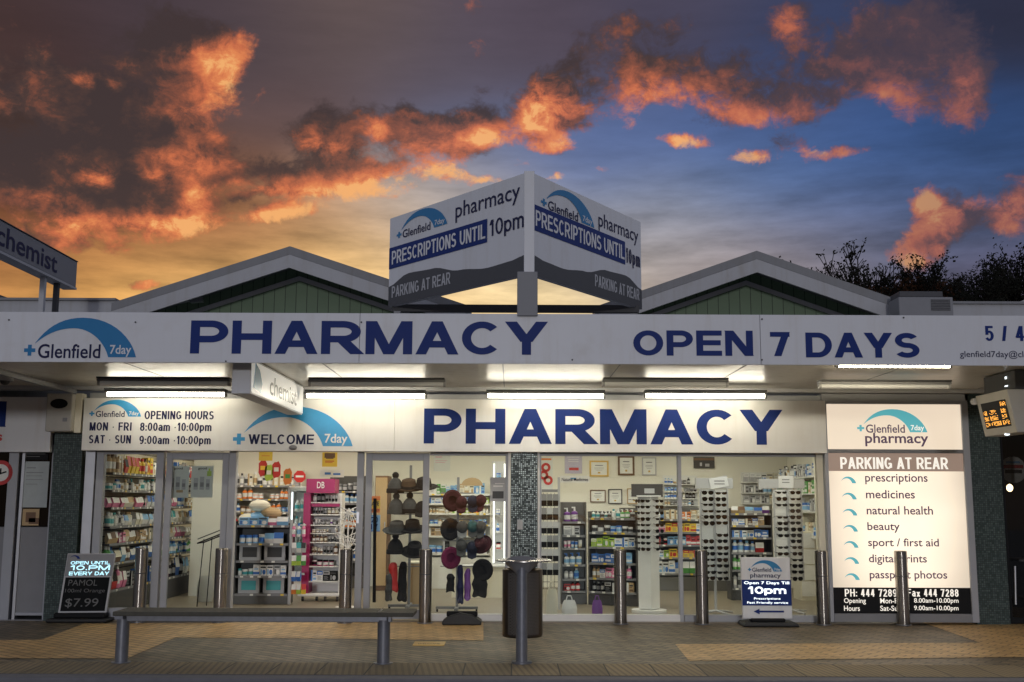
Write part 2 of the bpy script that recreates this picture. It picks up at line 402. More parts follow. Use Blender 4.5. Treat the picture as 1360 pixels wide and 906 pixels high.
def cladding():
    m = bpy.data.materials.new('green cladding'); m.use_nodes = True
    t = NT(m.node_tree); b = m.node_tree.nodes['Principled BSDF']
    tcn = t.n('ShaderNodeTexCoord'); s = t.n('ShaderNodeSeparateXYZ'); t.l(tcn.outputs['Object'], s.inputs[0])
    fr = t.m('FRACT', t.m('DIVIDE', s.outputs[0], .155))
    gap = t.m('LESS_THAN', fr, .07)
    nz = t.noise(t.xyz(t.m('FLOOR', t.m('DIVIDE', s.outputs[0], .155)), t.m('MULTIPLY', s.outputs[2], .6), 0), 3.3, 4)
    c = t.mix(nz.outputs[0], (.13, .20, .12, 1), (.19, .27, .165, 1))
    t.l(t.mix(gap, c, (.06, .09, .055, 1)), b.inputs['Base Color'])
    b.inputs['Roughness'].default_value = .6
    bn = t.n('ShaderNodeBump'); bn.inputs['Strength'].default_value = .8; bn.inputs['Distance'].default_value = .01
    t.l(t.m('SUBTRACT', 1, gap), bn.inputs['Height']); t.l(bn.outputs[0], b.inputs['Normal'])
    return m
M['cladding'] = cladding()
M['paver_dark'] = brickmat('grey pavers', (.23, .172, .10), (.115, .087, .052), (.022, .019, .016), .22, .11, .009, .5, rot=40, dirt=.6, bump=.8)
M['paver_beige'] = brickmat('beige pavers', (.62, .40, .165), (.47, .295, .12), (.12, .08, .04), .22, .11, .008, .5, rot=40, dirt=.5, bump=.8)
M['mosaic_green'] = brickmat('green mosaic', (.012, .035, .032), (.075, .115, .105), (.02, .022, .02), .028, .028, .003, .35, 0, 0, upright=True, bump=.3)
M['mosaic_silver'] = brickmat('mirror mosaic', (.010, .018, .016), (.34, .39, .37), (.008, .010, .009), .025, .025, .0045, .34, .6, 0, upright=True, bump=.5, dirt=.1, bias=-.15)
M['slatwall'] = brickmat('slat wall', (.62, .55, .42), (.58, .51, .38), (.10, .08, .06), 4.0, .095, .008, .6, 0, 0, upright=True, bump=.6)
M['perforated'] = brickmat('perforated steel', (.012, .011, .010), (.016, .014, .012), (.17, .15, .125), .014, .014, .005, .35, .6, .5, upright=True, bump=.3)
def tactile():
    m = bpy.data.materials.new('ribbed kerb tiles'); m.use_nodes = True
    t = NT(m.node_tree); b = m.node_tree.nodes['Principled BSDF']
    tcn = t.n('ShaderNodeTexCoord'); s = t.n('ShaderNodeSeparateXYZ'); t.l(tcn.outputs['Object'], s.inputs[0])
    rib = t.m('FRACT', t.m('DIVIDE', t.m('ADD', s.outputs[0], t.m('MULTIPLY', s.outputs[1], 0.12)), .062))
    ribm = t.m('LESS_THAN', rib, .42)
    j = t.m('LESS_THAN', t.m('FRACT', t.m('DIVIDE', s.outputs[0], .45)), .03)
    nz = t.noise(tcn.outputs['Object'], 1.7, 6, .65)
    cell = t.n('ShaderNodeTexWhiteNoise', noise_dimensions='1D'); t.l(t.m('FLOOR', t.m('DIVIDE', s.outputs[0], .45)), cell.inputs['W'])
    c = t.mix(t.m('ADD', t.m('MULTIPLY', nz.outputs[0], .6), t.m('MULTIPLY', cell.outputs[0], .4)), (.11, .085, .045, 1), (.36, .27, .15, 1))
    c = t.mix(t.m('MULTIPLY', ribm, .45), c, (.07, .058, .04, 1))
    t.l(t.mix(j, c, (.05, .042, .032, 1)), b.inputs['Base Color'])
    b.inputs['Roughness'].default_value = .75
    bn = t.n('ShaderNodeBump'); bn.inputs['Strength'].default_value = 1; bn.inputs['Distance'].default_value = .006
    t.l(t.m('SUBTRACT', 1, t.m('MAXIMUM', ribm, j)), bn.inputs['Height']); t.l(bn.outputs[0], b.inputs['Normal'])
    return m
M['tactile'] = tactile()
M['glass'] = glassmat('window glass')
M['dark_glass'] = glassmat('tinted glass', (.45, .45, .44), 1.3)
M['decal'] = glassmat('frosted decal', (.82, .84, .84), 4.5)
M['tube'] = emat('lit tube', (1, .92, .74), 24.0)
M['tube_bright'] = emat('bright lit tube', (1, .88, .62), 60.0)
M['tube_dim'] = emat('unlit tube', (1, .95, .85), 0.03)
M['ceiling_glow'] = emat('ceiling diffuser', (1, .93, .78), 12.5)
M['box_face'] = emat('backlit face', (1, .82, .63), .80, .14, 1.0)
M['box_bright'] = emat('bright backlit face', (1, .83, .64), .92, .26, .9)
def glow_centre(m, k=.5, half=.85, zc=1.35, hh=1.1):
    t = NT(m.node_tree); b = m.node_tree.nodes['Principled BSDF']
    tcn = t.n('ShaderNodeTexCoord'); s = t.n('ShaderNodeSeparateXYZ'); t.l(tcn.outputs['Object'], s.inputs[0])
    u = t.m('DIVIDE', s.outputs[0], half); v = t.m('DIVIDE', t.m('SUBTRACT', s.outputs[2], zc), hh)
    r = t.m('SUBTRACT', 1, t.m('MULTIPLY', t.m('ADD', t.m('MULTIPLY', u, u), t.m('MULTIPLY', t.m('MULTIPLY', v, v), .5)), k))
    old = b.inputs['Emission Strength'].links[0].from_socket
    t.l(t.m('MULTIPLY', old, t.m('MULTIPLY', r, 1.34)), b.inputs['Emission Strength'])
glow_centre(M['box_bright'], .34)       # lamps stand behind the middle of the panel
M['box_plum'] = emat('backlit plum print', (.10, .05, .10), .6)
M['box_teal'] = emat('backlit teal print', (.10, .42, .46), .9)
M['box_taupe'] = emat('backlit taupe print', (.30, .21, .16), .85, .1)
M['box_letter'] = emat('backlit white letters', (1, .92, .80), .9)
M['led_white'] = emat('led white', (.85, .95, 1), 1.6)
M['led_blue'] = emat('led pale blue', (.45, .85, 1), 1.3)
M['led_orange'] = emat('led orange', (1, .42, .06), 1.6)
M['bulb'] = emat('bulb glow', (1, .75, .4), 25)
M['fridge_glow'] = emat('fridge light', (.9, .97, 1), 2.2)
M['cabinet_glow'] = emat('cabinet light', (1, .97, .88), 1.7)
M['chemist_face'] = emat('sign face with added glow', (.9, .88, .8), .28)  # glow added to the face in place of light from the nearby tubes

# ------------------------------------------------------------------ mesh builder
_txt = {}
def text_geo(body, bold):
    key = (body, bold)
    if key in _txt: return _txt[key]
    cu = bpy.data.curves.new('lettering', 'FONT'); cu.body = body; cu.size = 1; cu.offset = bold
    cu.resolution_u = 4; cu.fill_mode = 'FRONT'
    ob = bpy.data.objects.new('lettering', cu); COL.objects.link(ob)
    dg = bpy.context.evaluated_depsgraph_get()
    me = bpy.data.meshes.new_from_object(ob.evaluated_get(dg))
    v = [(p.co.x, p.co.y) for p in me.vertices]; f = [tuple(p.vertices) for p in me.polygons]
    bpy.data.objects.remove(ob); bpy.data.curves.remove(cu); bpy.data.meshes.remove(me)
    x0, x1 = min(a for a, _ in v), max(a for a, _ in v); y0, y1 = min(b for _, b in v), max(b for _, b in v)
    v = [((a - x0) / (x1 - x0), (b - y0) / (y1 - y0)) for a, b in v]
    _txt[key] = (v, f)
    return _txt[key]

def bez(p, n):
    out = []
    for i in range(n + 1):
        t = i / n; s = 1 - t
        out.append(tuple(s**3 * p[0][k] + 3 * s * s * t * p[1][k] + 3 * s * t * t * p[2][k] + t**3 * p[3][k] for k in (0, 1)))
    return out
_o = bez(((0, .33), (.12, .80), (.27, 1), (.46, 1)), 9)[:-1] + bez(((.46, 1), (.75, 1), (.95, .5), (1, 0)), 11)
_i = bez(((0, .33), (.12, .61), (.24, .73), (.38, .73)), 9)[:-1] + bez(((.38, .73), (.53, .73), (.68, .42), (.727, 0)), 11)

class MB:
    def __init__(s): s.v = []; s.f = []; s.mi = []; s.sm = []; s.mats = []
    def _m(s, m):
        m = M[m] if isinstance(m, str) else m
        if m not in s.mats: s.mats.append(m)
        return s.mats.index(m)
    def add(s, vs, fs, m, smooth=False):
        b = len(s.v); i = s._m(m)
        s.v += [tuple(v) for v in vs]
        for f in fs: s.f.append(tuple(b + k for k in f)); s.mi.append(i); s.sm.append(smooth)
        return s
    def box(s, x0, x1, y0, y1, z0, z1, m):
        x0, x1 = sorted((x0, x1)); y0, y1 = sorted((y0, y1)); z0, z1 = sorted((z0, z1))
        vs = [(x0,y0,z0),(x1,y0,z0),(x1,y1,z0),(x0,y1,z0),(x0,y0,z1),(x1,y0,z1),(x1,y1,z1),(x0,y1,z1)]
        return s.add(vs, [(0,3,2,1),(4,5,6,7),(0,1,5,4),(1,2,6,5),(2,3,7,6),(3,0,4,7)], m)
    def obox(s, o, a, b, c, m):               # corner + three edge vectors
        o, a, b, c = map(Vector, (o, a, b, c))
        vs = [o, o+a, o+a+b, o+b, o+c, o+a+c, o+a+b+c, o+b+c]
        return s.add(vs, [(0,3,2,1),(4,5,6,7),(0,1,5,4),(1,2,6,5),(2,3,7,6),(3,0,4,7)], m)
    def cyl(s, p0, p1, r0, r1=None, n=14, m='steel', caps=True):
        p0, p1 = Vector(p0), Vector(p1); r1 = r0 if r1 is None else r1
        d = (p1 - p0).normalized(); a = d.orthogonal().normalized(); b = d.cross(a)
        ring = [(a * math.cos(2*PI*k/n) + b * math.sin(2*PI*k/n)) for k in range(n)]
        vs = [p0 + q * r0 for q in ring] + [p1 + q * r1 for q in ring]
        s.add(vs, [(k, (k+1) % n, n + (k+1) % n, n + k) for k in range(n)], m, True)
        if caps: s.add(vs, [tuple(range(n))[::-1], tuple(range(n, 2*n))], m)
        return s
    def pipe(s, pts, r, n=8, m='steel'):
        for a, b in zip(pts, pts[1:]): s.cyl(a, b, r, r, n, m)
        return s
    def lathe(s, prof, c=(0,0,0), n=16, m='steel', sx=1, sy=1):
        mm = m if isinstance(m, (list, tuple)) else [m] * (len(prof) - 1)
        for (r0, z0), (r1, z1), q in zip(prof, prof[1:], mm):
            vs = []
            for r, z in ((r0, z0), (r1, z1)):
                vs += [(c[0] + sx * r * math.cos(2*PI*k/n), c[1] + sy * r * math.sin(2*PI*k/n), c[2] + z) for k in range(n)]
            s.add(vs, [(k, (k+1) % n, n + (k+1) % n, n + k) for k in range(n)], q, True)
        return s
    def ball(s, c, rx, ry, rz, m, n=12, r=7, top=1.0, bot=-1.0):
        prof = []
        for i in range(r + 1):
            t = bot + (top - bot) * i / r
            prof.append((max(.0005, math.cos(t * PI / 2)), math.sin(t * PI / 2) * rz))
        return s.lathe(prof, c, n, m, rx, ry)
    def poly(s, pts, m): return s.add(pts, [tuple(range(len(pts)))], m)
    def slab(s, pts, d, m):                   # flat outline given a thickness vector
        d = Vector(d); n = len(pts); p = [Vector(q) for q in pts]
        vs = p + [q + d for q in p]
        return s.add(vs, [tuple(range(n)), tuple(range(n, 2*n))[::-1]] + [(k, n + k, n + (k+1) % n, (k+1) % n) for k in range(n)], m)
    def text(s, body, rect, Y, m, bold=0.0, frame=None):
        x0, x1, z0, z1 = rect
        v, f = text_geo(body, bold)
        if frame: o, r, u = frame; vs = [o + r * (x0 + a * (x1 - x0)) + u * (z0 + b * (z1 - z0)) for a, b in v]
        else: vs = [(x0 + a * (x1 - x0), Y, z0 + b * (z1 - z0)) for a, b in v]
        return s.add(vs, f, m)
    def arc(s, rect, Y, m, frame=None):
        x0, x1, z0, z1 = rect
        def P(q):
            x, z = x0 + q[0] * (x1 - x0), z0 + q[1] * (z1 - z0)
            return frame[0] + frame[1] * x + frame[2] * z if frame else (x, Y, z)
        n = len(_o); vs = [P(q) for q in _o] + [P(q) for q in _i]
        return s.add(vs, [(k, n + k, n + k + 1, k + 1) for k in range(n - 1)], m)
    def rect(s, r, Y, m, frame=None):
        x0, x1, z0, z1 = r
        c = [(x0, z0), (x1, z0), (x1, z1), (x0, z1)]
        return s.poly([frame[0] + frame[1] * a + frame[2] * b for a, b in c] if frame else [(a, Y, b) for a, b in c], m)
    def plus(s, r, Y, m, frame=None):
        x0, x1, z0, z1 = r; a, b = (x1 - x0) / 3, (z1 - z0) / 3
        s.rect((x0 + a, x1 - a, z0, z1), Y, m, frame); s.rect((x0, x0 + a, z0 + b, z1 - b), Y, m, frame); s.rect((x1 - a, x1, z0 + b, z1 - b), Y, m, frame)
        return s
    def build(s, name, parent=None, local=False, bevel=0, kind=None):
        off = Vector((0, 0, 0))
        if parent and not local:
            p = parent
            while p: off += p.location; p = p.parent
        me = bpy.data.meshes.new(name)
        me.from_pydata([tuple(Vector(v) - off) for v in s.v], [], s.f)
        for m in s.mats: me.materials.append(m)
        me.polygons.foreach_set('material_index', s.mi); me.polygons.foreach_set('use_smooth', s.sm)
        me.update()
        o = bpy.data.objects.new(name, me); COL.objects.link(o)
        if parent: o.parent = parent
        if bevel:
            b = o.modifiers.new('edge', 'BEVEL'); b.width = bevel; b.segments = 2; b.limit_method = 'ANGLE'; b.angle_limit = .7
        if kind: o['kind'] = kind
        return o


# bold sans capitals drawn from stems, bars, diagonals and bowls (relative width, strokes)
V_, H_, h_, D_, E_ = 'V', 'H', 'h', 'D', 'E'
GLY = {
 'A': (1.05, [(D_, 0,0,.5,1), (D_, 1,0,.5,1), (h_, .26,.12,.88)]), 'C': (1.02, [(E_, .5,.5,.5,.5,42,318)]),
 'D': (1, [(V_,0,0,1), (h_,1,0,.45), (h_,0,0,.45), (E_,.45,.5,.55,.5,-90,90)]), 'E': (.92, [(V_,0,0,1), (H_,0,0,1), (H_,.52,0,.94), (H_,1,0,1)]),
 'F': (.86, [(V_,0,0,1), (H_,.52,0,.88), (H_,1,0,1)]), 'G': (1.06, [(E_,.5,.5,.5,.5,42,325), (V_,1,.12,.40), (h_,.44,.55,1.06)]),
 'H': (1, [(V_,0,0,1), (V_,1,0,1), (h_,.52,0,1)]), 'I': (.36, [(V_,.5,0,1)]), 'K': (1.02, [(V_,0,0,1), (D_,.05,.36,1,1), (D_,1,0,.34,.66)]),
 'L': (.85, [(V_,0,0,1), (H_,0,0,1)]), 'M': (1.18, [(V_,0,0,1), (V_,1,0,1), (D_,.03,1,.5,0), (D_,.97,1,.5,0)]), 'N': (1, [(V_,0,0,1), (V_,1,0,1), (D_,.02,1,.98,0)]),
 'O': (1.08, [(E_,.5,.5,.5,.5,0,360)]), 'P': (.95, [(V_,0,0,1), (h_,1,0,.55), (h_,.42,0,.55), (E_,.55,.71,.45,.29,-90,90)]),
 'R': (1.02, [(V_,0,0,1), (h_,1,0,.55), (h_,.44,0,.55), (E_,.55,.72,.42,.28,-90,90), (D_,.50,.44,1.02,0)]),
 'S': (.95, [(E_,.5,.75,.46,.25,28,270), (E_,.5,.25,.5,.25,-150,90)]), 'T': (.92, [(H_,1,0,1), (V_,.5,0,1)]), 'U': (1, [(V_,0,.40,1), (V_,1,.40,1), (E_,.5,.42,.5,.42,180,360)]),
 'W': (1.45, [(D_,.0,1,.27,0), (D_,.5,1,.27,0), (D_,.5,1,.73,0), (D_,1,1,.73,0)]), 'V': (1, [(D_,0,1,.5,0), (D_,1,1,.5,0)]),
 'Y': (1.02, [(D_,0,1,.5,.36), (D_,1,1,.5,.36), (V_,.5,0,.40)]), '7': (.85, [(H_,1,0,1), (D_,1,1,.30,0)]), '-': (.5, [(h_,.4,0,1)]),
 '0': (.84, [(E_,.5,.5,.5,.5,0,360)]), '1': (.6, [(V_,.75,0,1), (D_,.12,.72,.62,1)]), '2': (.82, [(E_,.5,.72,.46,.28,-30,170), (D_,.02,.05,.9,.60), (H_,0,0,1)]),
 '4': (.86, [(V_,.74,0,1), (h_,.24,-.12,1.14), (D_,.02,.20,.66,1)]), '5': (.82, [(H_,1,.14,.9), (V_,.10,.48,1), (E_,.48,.32,.52,.32,-150,135)]),
 '8': (.84, [(E_,.5,.75,.44,.25,0,360), (E_,.5,.26,.5,.26,0,360)]), '9': (.84, [(E_,.5,.68,.5,.32,0,360), (E_,.44,.5,.56,.5,-125,15)]),
 ':': (.3, [(V_,.5,.04,.04), (V_,.5,.58,.58)]), '/': (.5, [(D_,0,0,1,1)]),
 'a': (.78, [(E_,.45,.20,.45,.20,0,360), (V_,1,0,.50), (E_,.52,.48,.46,.22,0,155)]), 'm': (1.2, [(V_,0,0,.66), (E_,.25,.48,.25,.20,0,180), (V_,.5,0,.48), (E_,.75,.48,.25,.20,0,180), (V_,1,0,.48)]),
 'p': (.82, [(V_,0,-.26,.66), (E_,.5,.34,.5,.34,0,360)]), 'x': (.8, [(D_,.05,0,.95,.64), (D_,.95,0,.05,.64)]), '.': (.3, [(V_,.5,0,0)]), ' ': (.42, []),
}
def grot(self, body, rect, Y, m, stem=.2, bar=.17, gap=.12, frame=None):
    """capitals with stems stem*height wide, squeezed or stretched over the rectangle"""
    x0, x1, z0, z1 = rect; H = z1 - z0
    g = gap * H; n = len(body)
    unit = (x1 - x0 - g * (n - 1)) / sum(GLY[c][0] for c in body)
    st = min(stem * H, unit * .36); bt = bar * H
    x = x0; k = [0]
    nrm = frame[1].cross(frame[2]) if frame else None
    def emit(pts, faces):
        k[0] += 1; e = (k[0] % 12) * .00012
        self.add([(frame[0] + frame[1] * a + frame[2] * b + nrm * e) if frame else (a, Y - e, b) for a, b in pts], faces, m)
    for c in body:
        w, strokes = GLY[c]; w *= unit
        X = lambda u: x + st / 2 + u * (w - st)
        Z = lambda v: z0 + bt / 2 + v * (H - bt)
        for s in strokes:
            if s[0] == V_: a, b0, b1 = X(s[1]), Z(s[2]) - bt / 2, Z(s[3]) + bt / 2; emit([(a - st/2, b0), (a + st/2, b0), (a + st/2, b1), (a - st/2, b1)], [(0,1,2,3)])
            elif s[0] in (H_, h_):
                e = st / 2 if s[0] == H_ else 0; b = Z(s[1]); emit([(X(s[2]) - e, b - bt/2), (X(s[3]) + e, b - bt/2), (X(s[3]) + e, b + bt/2), (X(s[2]) - e, b + bt/2)], [(0,1,2,3)])
            elif s[0] == D_:
                def zz(v): return z0 if v == 0 else (z1 if v == 1 else Z(v))
                xa, za, xb, zb = X(s[1]), zz(s[2]), X(s[3]), zz(s[4])
                hw = st / 2 * 1.04 * math.sqrt(1 + ((xb - xa) / (zb - za)) ** 2) if abs(xb - xa) < abs(zb - za) * 1.2 else st / 2 * 1.6
                emit([(xa - hw, za), (xa + hw, za), (xb + hw, zb), (xb - hw, zb)], [(0,1,2,3)])
            else:
                cx, cz = X(s[1]), Z(s[2]); rx, rz = s[3] * (w - st), s[4] * (H - bt); q = 26
                pts = []
                for rr in (1, -1):
                    for i in range(q + 1):
                        a = math.radians(s[5] + (s[6] - s[5]) * i / q)
                        pts.append((cx + (rx + rr * st / 2) * math.cos(a), cz + (rz + rr * bt / 2) * math.sin(a)))
                emit(pts, [(i, i + 1, q + 2 + i, q + 1 + i) for i in range(q)])
        x += w + g
    return self
MB.grot = grot
class TX:
    """every line of lettering becomes a part of its own"""
    def __init__(s, parent, name='lettering'): s.p, s.n = parent, name
    def text(s, *a, **k): MB().text(*a, **k).build(s.n, s.p); return s
    def grot(s, *a, **k): MB().grot(*a, **k).build(s.n, s.p); return s

def thing(name, label, cat, loc=(0, 0, 0), group=None, rz=0):
    o = bpy.data.objects.new(name, None); COL.objects.link(o)
    o.empty_display_size = .1
    o.location = loc; o.rotation_euler = (0, 0, rz)
    o['label'] = label; o['category'] = cat; o['kind'] = 'thing'
    if group: o['group'] = group
    return o
def tag(o, label, cat, group=None):
    o['label'] = label; o['category'] = cat; o['kind'] = 'thing'
    if group: o['group'] = group
    return o
def dup(root, loc, rz=0, label=None, group=None):
    r = root.copy(); COL.objects.link(r); r.location = loc; r.rotation_euler = (0, 0, rz)
    if label: r['label'] = label
    if group: r['group'] = group
    for ch in list(root.children):
        c = ch.copy(); COL.objects.link(c); c.parent = r
        for g in list(ch.children):
            d = g.copy(); COL.objects.link(d); d.parent = c
    return r
def at(Y, px, py): return W(px, py, Y)

def logo(mb, r, Y, m_arc, m_name, m_day, frame=None, name='Glenfield'):
    """swoosh, plus, shop name and 7day over the rectangle r (plus sign .. swoosh end)"""
    x0, x1, z0, z1 = r; w, h = x1 - x0, z1 - z0
    f = (lambda k: frame) if frame else (lambda k: None)
    fr2 = (frame[0] + frame[1].cross(frame[2]) * .003, frame[1], frame[2]) if frame else None
    mb.arc((x0 + .09 * w, x1, z0 + .03 * h, z1), Y, m_arc, frame)
    mb.plus((x0, x0 + .10 * w, z0 + .06 * h, z0 + .33 * h), Y, m_arc, frame)
    if name: mb.text(name, (x0 + .125 * w, x0 + .68 * w, z0, z0 + .35 * h), Y, m_name, .012, frame)
    mb.text('7day', (x0 + .765 * w, x0 + .955 * w, z0 + .04 * h, z0 + .33 * h), Y - .003, m_day, .015, fr2)

# ================================================================== SETTING: ground
YG, YS, YF = 14.8, 14.55, 11.2               # glass plane, sign band face, canopy fascia face
YK = G(680, 897).y                           # edge of the ribbed strip / kerb
YT = G(680, 881).y
mb = MB().poly([(-60, -40, -.13), (60, -40, -.13), (60, YK - .2, -.13), (-60, YK - .2, -.13)], 'asphalt')
mb.build('road', kind='structure')
mb = MB().box(-60, 60, YK - .22, YK - .004, -.2, -.002, 'kerb')
mb.build('kerb', kind='structure', bevel=.02)
MB().poly([(-60, YK, 0), (60, YK, 0), (60, YT, 0), (-60, YT, 0)], 'tactile').build('ribbed_pavement', kind='structure')
MB().poly([(-60, YT, -.001), (60, YT, -.001), (60, 15.1, -.001), (-60, 15.1, -.001)], 'paver_dark').build('pavement', kind='structure')
MB().poly([(-300, 15.1, -.004), (300, 15.1, -.004), (300, 900, -.004), (-300, 900, -.004)], 'asphalt').build('ground', kind='structure')
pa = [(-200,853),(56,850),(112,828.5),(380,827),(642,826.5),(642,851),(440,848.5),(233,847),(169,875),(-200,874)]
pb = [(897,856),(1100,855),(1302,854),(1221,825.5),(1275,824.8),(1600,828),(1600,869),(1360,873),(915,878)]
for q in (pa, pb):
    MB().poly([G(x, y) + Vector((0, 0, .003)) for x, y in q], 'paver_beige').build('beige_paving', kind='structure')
r0, r1 = G(548, 858), G(592, 853.5)
tag(MB().box(r0.x, r1.x, r0.y, r1.y, .004, .012, 'gold').text('WELCOME', (r0.x + .05, r1.x - .05, 0, .1), 0, 'brown', 0, (Vector((0, r0.y + .03, .0145)), Vector((1, 0, 0)), Vector((0, 1, 0)))).build('ground_plaque'),
    'small brass coloured plaque set in the grey pavers behind the bench end', 'plaque')

# ================================================================== BUILDING
B = thing('pharmacy_building', 'low pharmacy with twin green gables, lit glass shopfront and cream interior', 'building', (0, YG, 0))
XL, XR, YB, ZC = -5.85, 5.15, 20.6, 2.78
def part(name, mb, parent=B, **k): return mb.build(name, parent, **k)
part('floor', MB().box(XL, XR, 14.72, YB, -.05, .012, 'shop_floor'))
part('back_wall', MB().box(XL, XR, YB, YB + .15, 0, ZC, 'wall_cream'))
part('side_wall', MB().box(XL - .15, XL, 14.9, YB, 0, ZC, 'slatwall'))
part('side_wall', MB().box(XR, XR + .15, 14.95, YB, 0, ZC, 'wall_cream'))
part('ceiling', MB().box(XL - .2, XR + .2, 14.86, YB + .2, ZC, ZC + .1, 'white'))
a, b = W(254, 700, 18.4), W(293, 700, 18.4)
part('column', MB().box(a.x, b.x, 18.4, 18.9, .012, ZC, 'wall_cream'))
# wall over the shopfront up to the roof
part('parapet_wall', MB().box(-14, 14, 15.75, 15.9, ZC + .12, 3.9, 'barge_dark'))
zc_ = W(100, 401, 14.9).z
for a_, b_ in ((-14, W(148, 404, 14.7).x + .02), (W(1192, 400, 14.7).x - .02, 14)):
    pc = part('parapet', MB().box(a_, b_, 14.82, 15.0, zc_ - .5, zc_, 'barge'))
    part('capping', MB().box(a_, b_, 14.78, 15.04, zc_ + .002, zc_ + .035, 'barge_dark'), pc)
def gable(pk, eave_l, eave_r):
    Y1, Y2 = 14.7, 15.45
    p, l, r = (W(*q, Y1) for q in (pk, eave_l, eave_r))
    sl = (p.z - l.z) / (p.x - l.x); sr = (p.z - r.z) / (r.x - p.x); s_ = (sl + sr) / 2
    hw = max(p.x - l.x, r.x - p.x)
    L, Rr = Vector((l.x, Y1, p.z - s_ * (p.x - l.x))), Vector((r.x, Y1, p.z - s_ * (r.x - p.x)))
    P = Vector((p.x, Y1, p.z)); dn = lambda d: Vector((0, 0, -d))
    g = MB().slab([L + dn(.02), P + dn(.02), Rr + dn(.02), Rr + dn(.9), L + dn(.9)], (0, .1, 0), 'cladding')
    g.v = [(x, y + (Y2 - Y1), z) for x, y, z in g.v]
    gb = part('gable', g)
    part('barge_board', MB().slab([L, P, P + dn(.115), L + dn(.115)], (0, .05, 0), 'barge_dark').slab([P, Rr, Rr + dn(.115), P + dn(.115)], (0, .05, 0), 'barge_dark')
         .slab([L + dn(.118), P + dn(.118), P + dn(.30), L + dn(.30)], (0, .04, 0), 'barge').slab([P + dn(.118), Rr + dn(.118), Rr + dn(.30), P + dn(.30)], (0, .04, 0), 'barge'), gb)
    o2 = Vector((0, Y2 - Y1 - .03, 0))
    part('gable_trim', MB().slab([L + o2 + dn(.27), P + o2 + dn(.27), P + o2 + dn(.335), L + o2 + dn(.335)], (0, .025, 0), 'trim_white')
         .slab([P + o2 + dn(.27), Rr + o2 + dn(.27), Rr + o2 + dn(.335), P + o2 + dn(.335)], (0, .025, 0), 'trim_white'), gb)
    D = Vector((0, 8, 0)); e = Vector((0, .055, 0))
    part('roof', MB().slab([L + e + dn(.12), P + e + dn(.12), P + D + dn(.12), L + D + dn(.12)], (0, 0, .1), 'roof_metal').slab([P + e + dn(.12), Rr + e + dn(.12), Rr + D + dn(.12), P + D + dn(.12)], (0, 0, .1), 'roof_metal'))
gable((385, 327), (148, 404), (625, 405))
gable((1005, 333), (790, 405), (1198, 402))
# shopfront: aluminium frames and panes
ZH = W(600, 601, YG).z                        # head of the openings
def fr(px0, px1, y0, y1, d0=.0, d1=.08, m='painted_frame'):
    x0, x1, z0, z1 = R(px0, y0, px1, y1, YG)
    return MB().box(x0, x1, YG - .02 + d0, YG + d1, max(z0, .012), min(z1, ZH), m)
def px(x): return W(x, 700, YG).x
zb = .07
def pane(x0, x1, z0=zb, z1=None, y=YG + .03, parent=None, m='glass'):
    return part('glass', MB().box(x0, x1, y, y + .008, z0, z1 or ZH, m), parent)
def window(x0, x1, sill='white', stile=.07, left=True, right=True, zsill=.10):
    a, b = x0 + (stile if left else 0), x1 - (stile if right else 0)
    w = part('window', MB().box(a, b, YG - .01, YG + .07, ZH - .04, ZH, 'painted_frame'), bevel=.004)
    if left: part('stile', MB().box(x0, x0 + stile, YG - .02, YG + .08, .012, ZH, 'painted_frame'), w, bevel=.004)
    if right: part('stile', MB().box(x1 - stile, x1, YG - .02, YG + .08, .012, ZH, 'painted_frame'), w, bevel=.004)
    part('sill', MB().box(a, b, YG - .03, YG + .09, .014, zsill, sill), w, bevel=.004)
    pane(a, b, zsill, ZH - .04, parent=w)
    return w
window(px(124), px(214), 'painted_frame', .1, zsill=.16)
part('jamb', MB().box(px(110), px(123), YG - .05, YG + .1, 0, ZH, 'aluminium'), bevel=.004)
part('jamb', MB().box(px(1086), px(1097), YG - .05, YG + .1, 0, ZH, 'cream'), bevel=.004)
window(px(570), px(676), 'white', .05, left=False)
window(px(714), px(906), 'white', .05)
window(px(906.5), px(1087), 'painted_frame', .04, left=False, right=False)
def leaf(x0, x1, y, stile=.085):
    f = MB().box(x0, x0 + stile, y, y + .05, .03, ZH - .01, 'painted_frame').box(x1 - stile, x1, y, y + .05, .03, ZH - .01, 'painted_frame')
    f.box(x0 + stile, x1 - stile, y, y + .05, .03, .15, 'painted_frame').box(x0 + stile, x1 - stile, y, y + .05, ZH - .11, ZH - .01, 'painted_frame')
    d = part('sliding_door', f, bevel=.004)
    part('glass', MB().box(x0 + stile, x1 - stile, y + .02, y + .028, .15, ZH - .11, 'glass'), d)
    return d
leaf(px(216), px(300), YG + .02)
part('door_post', MB().box(px(301.5), px(311), YG - .03, YG + .09, 0, ZH, 'painted_frame'), bevel=.004)
part('door_post', MB().box(px(473), px(482), YG - .03, YG + .02, 0, ZH, 'painted_frame'), bevel=.004)
d2 = leaf(px(484), px(569), YG + .025)
part('handle', MB().cyl(W(498, 662, YG - .06), W(497, 800, YG - .06), .022, m='black'), d2)
part('lock_plate', MB().box(px(473.6), px(477), YG - .036, YG - .031, W(475, 695, YG).z, W(475, 680, YG).z, 'aluminium'))
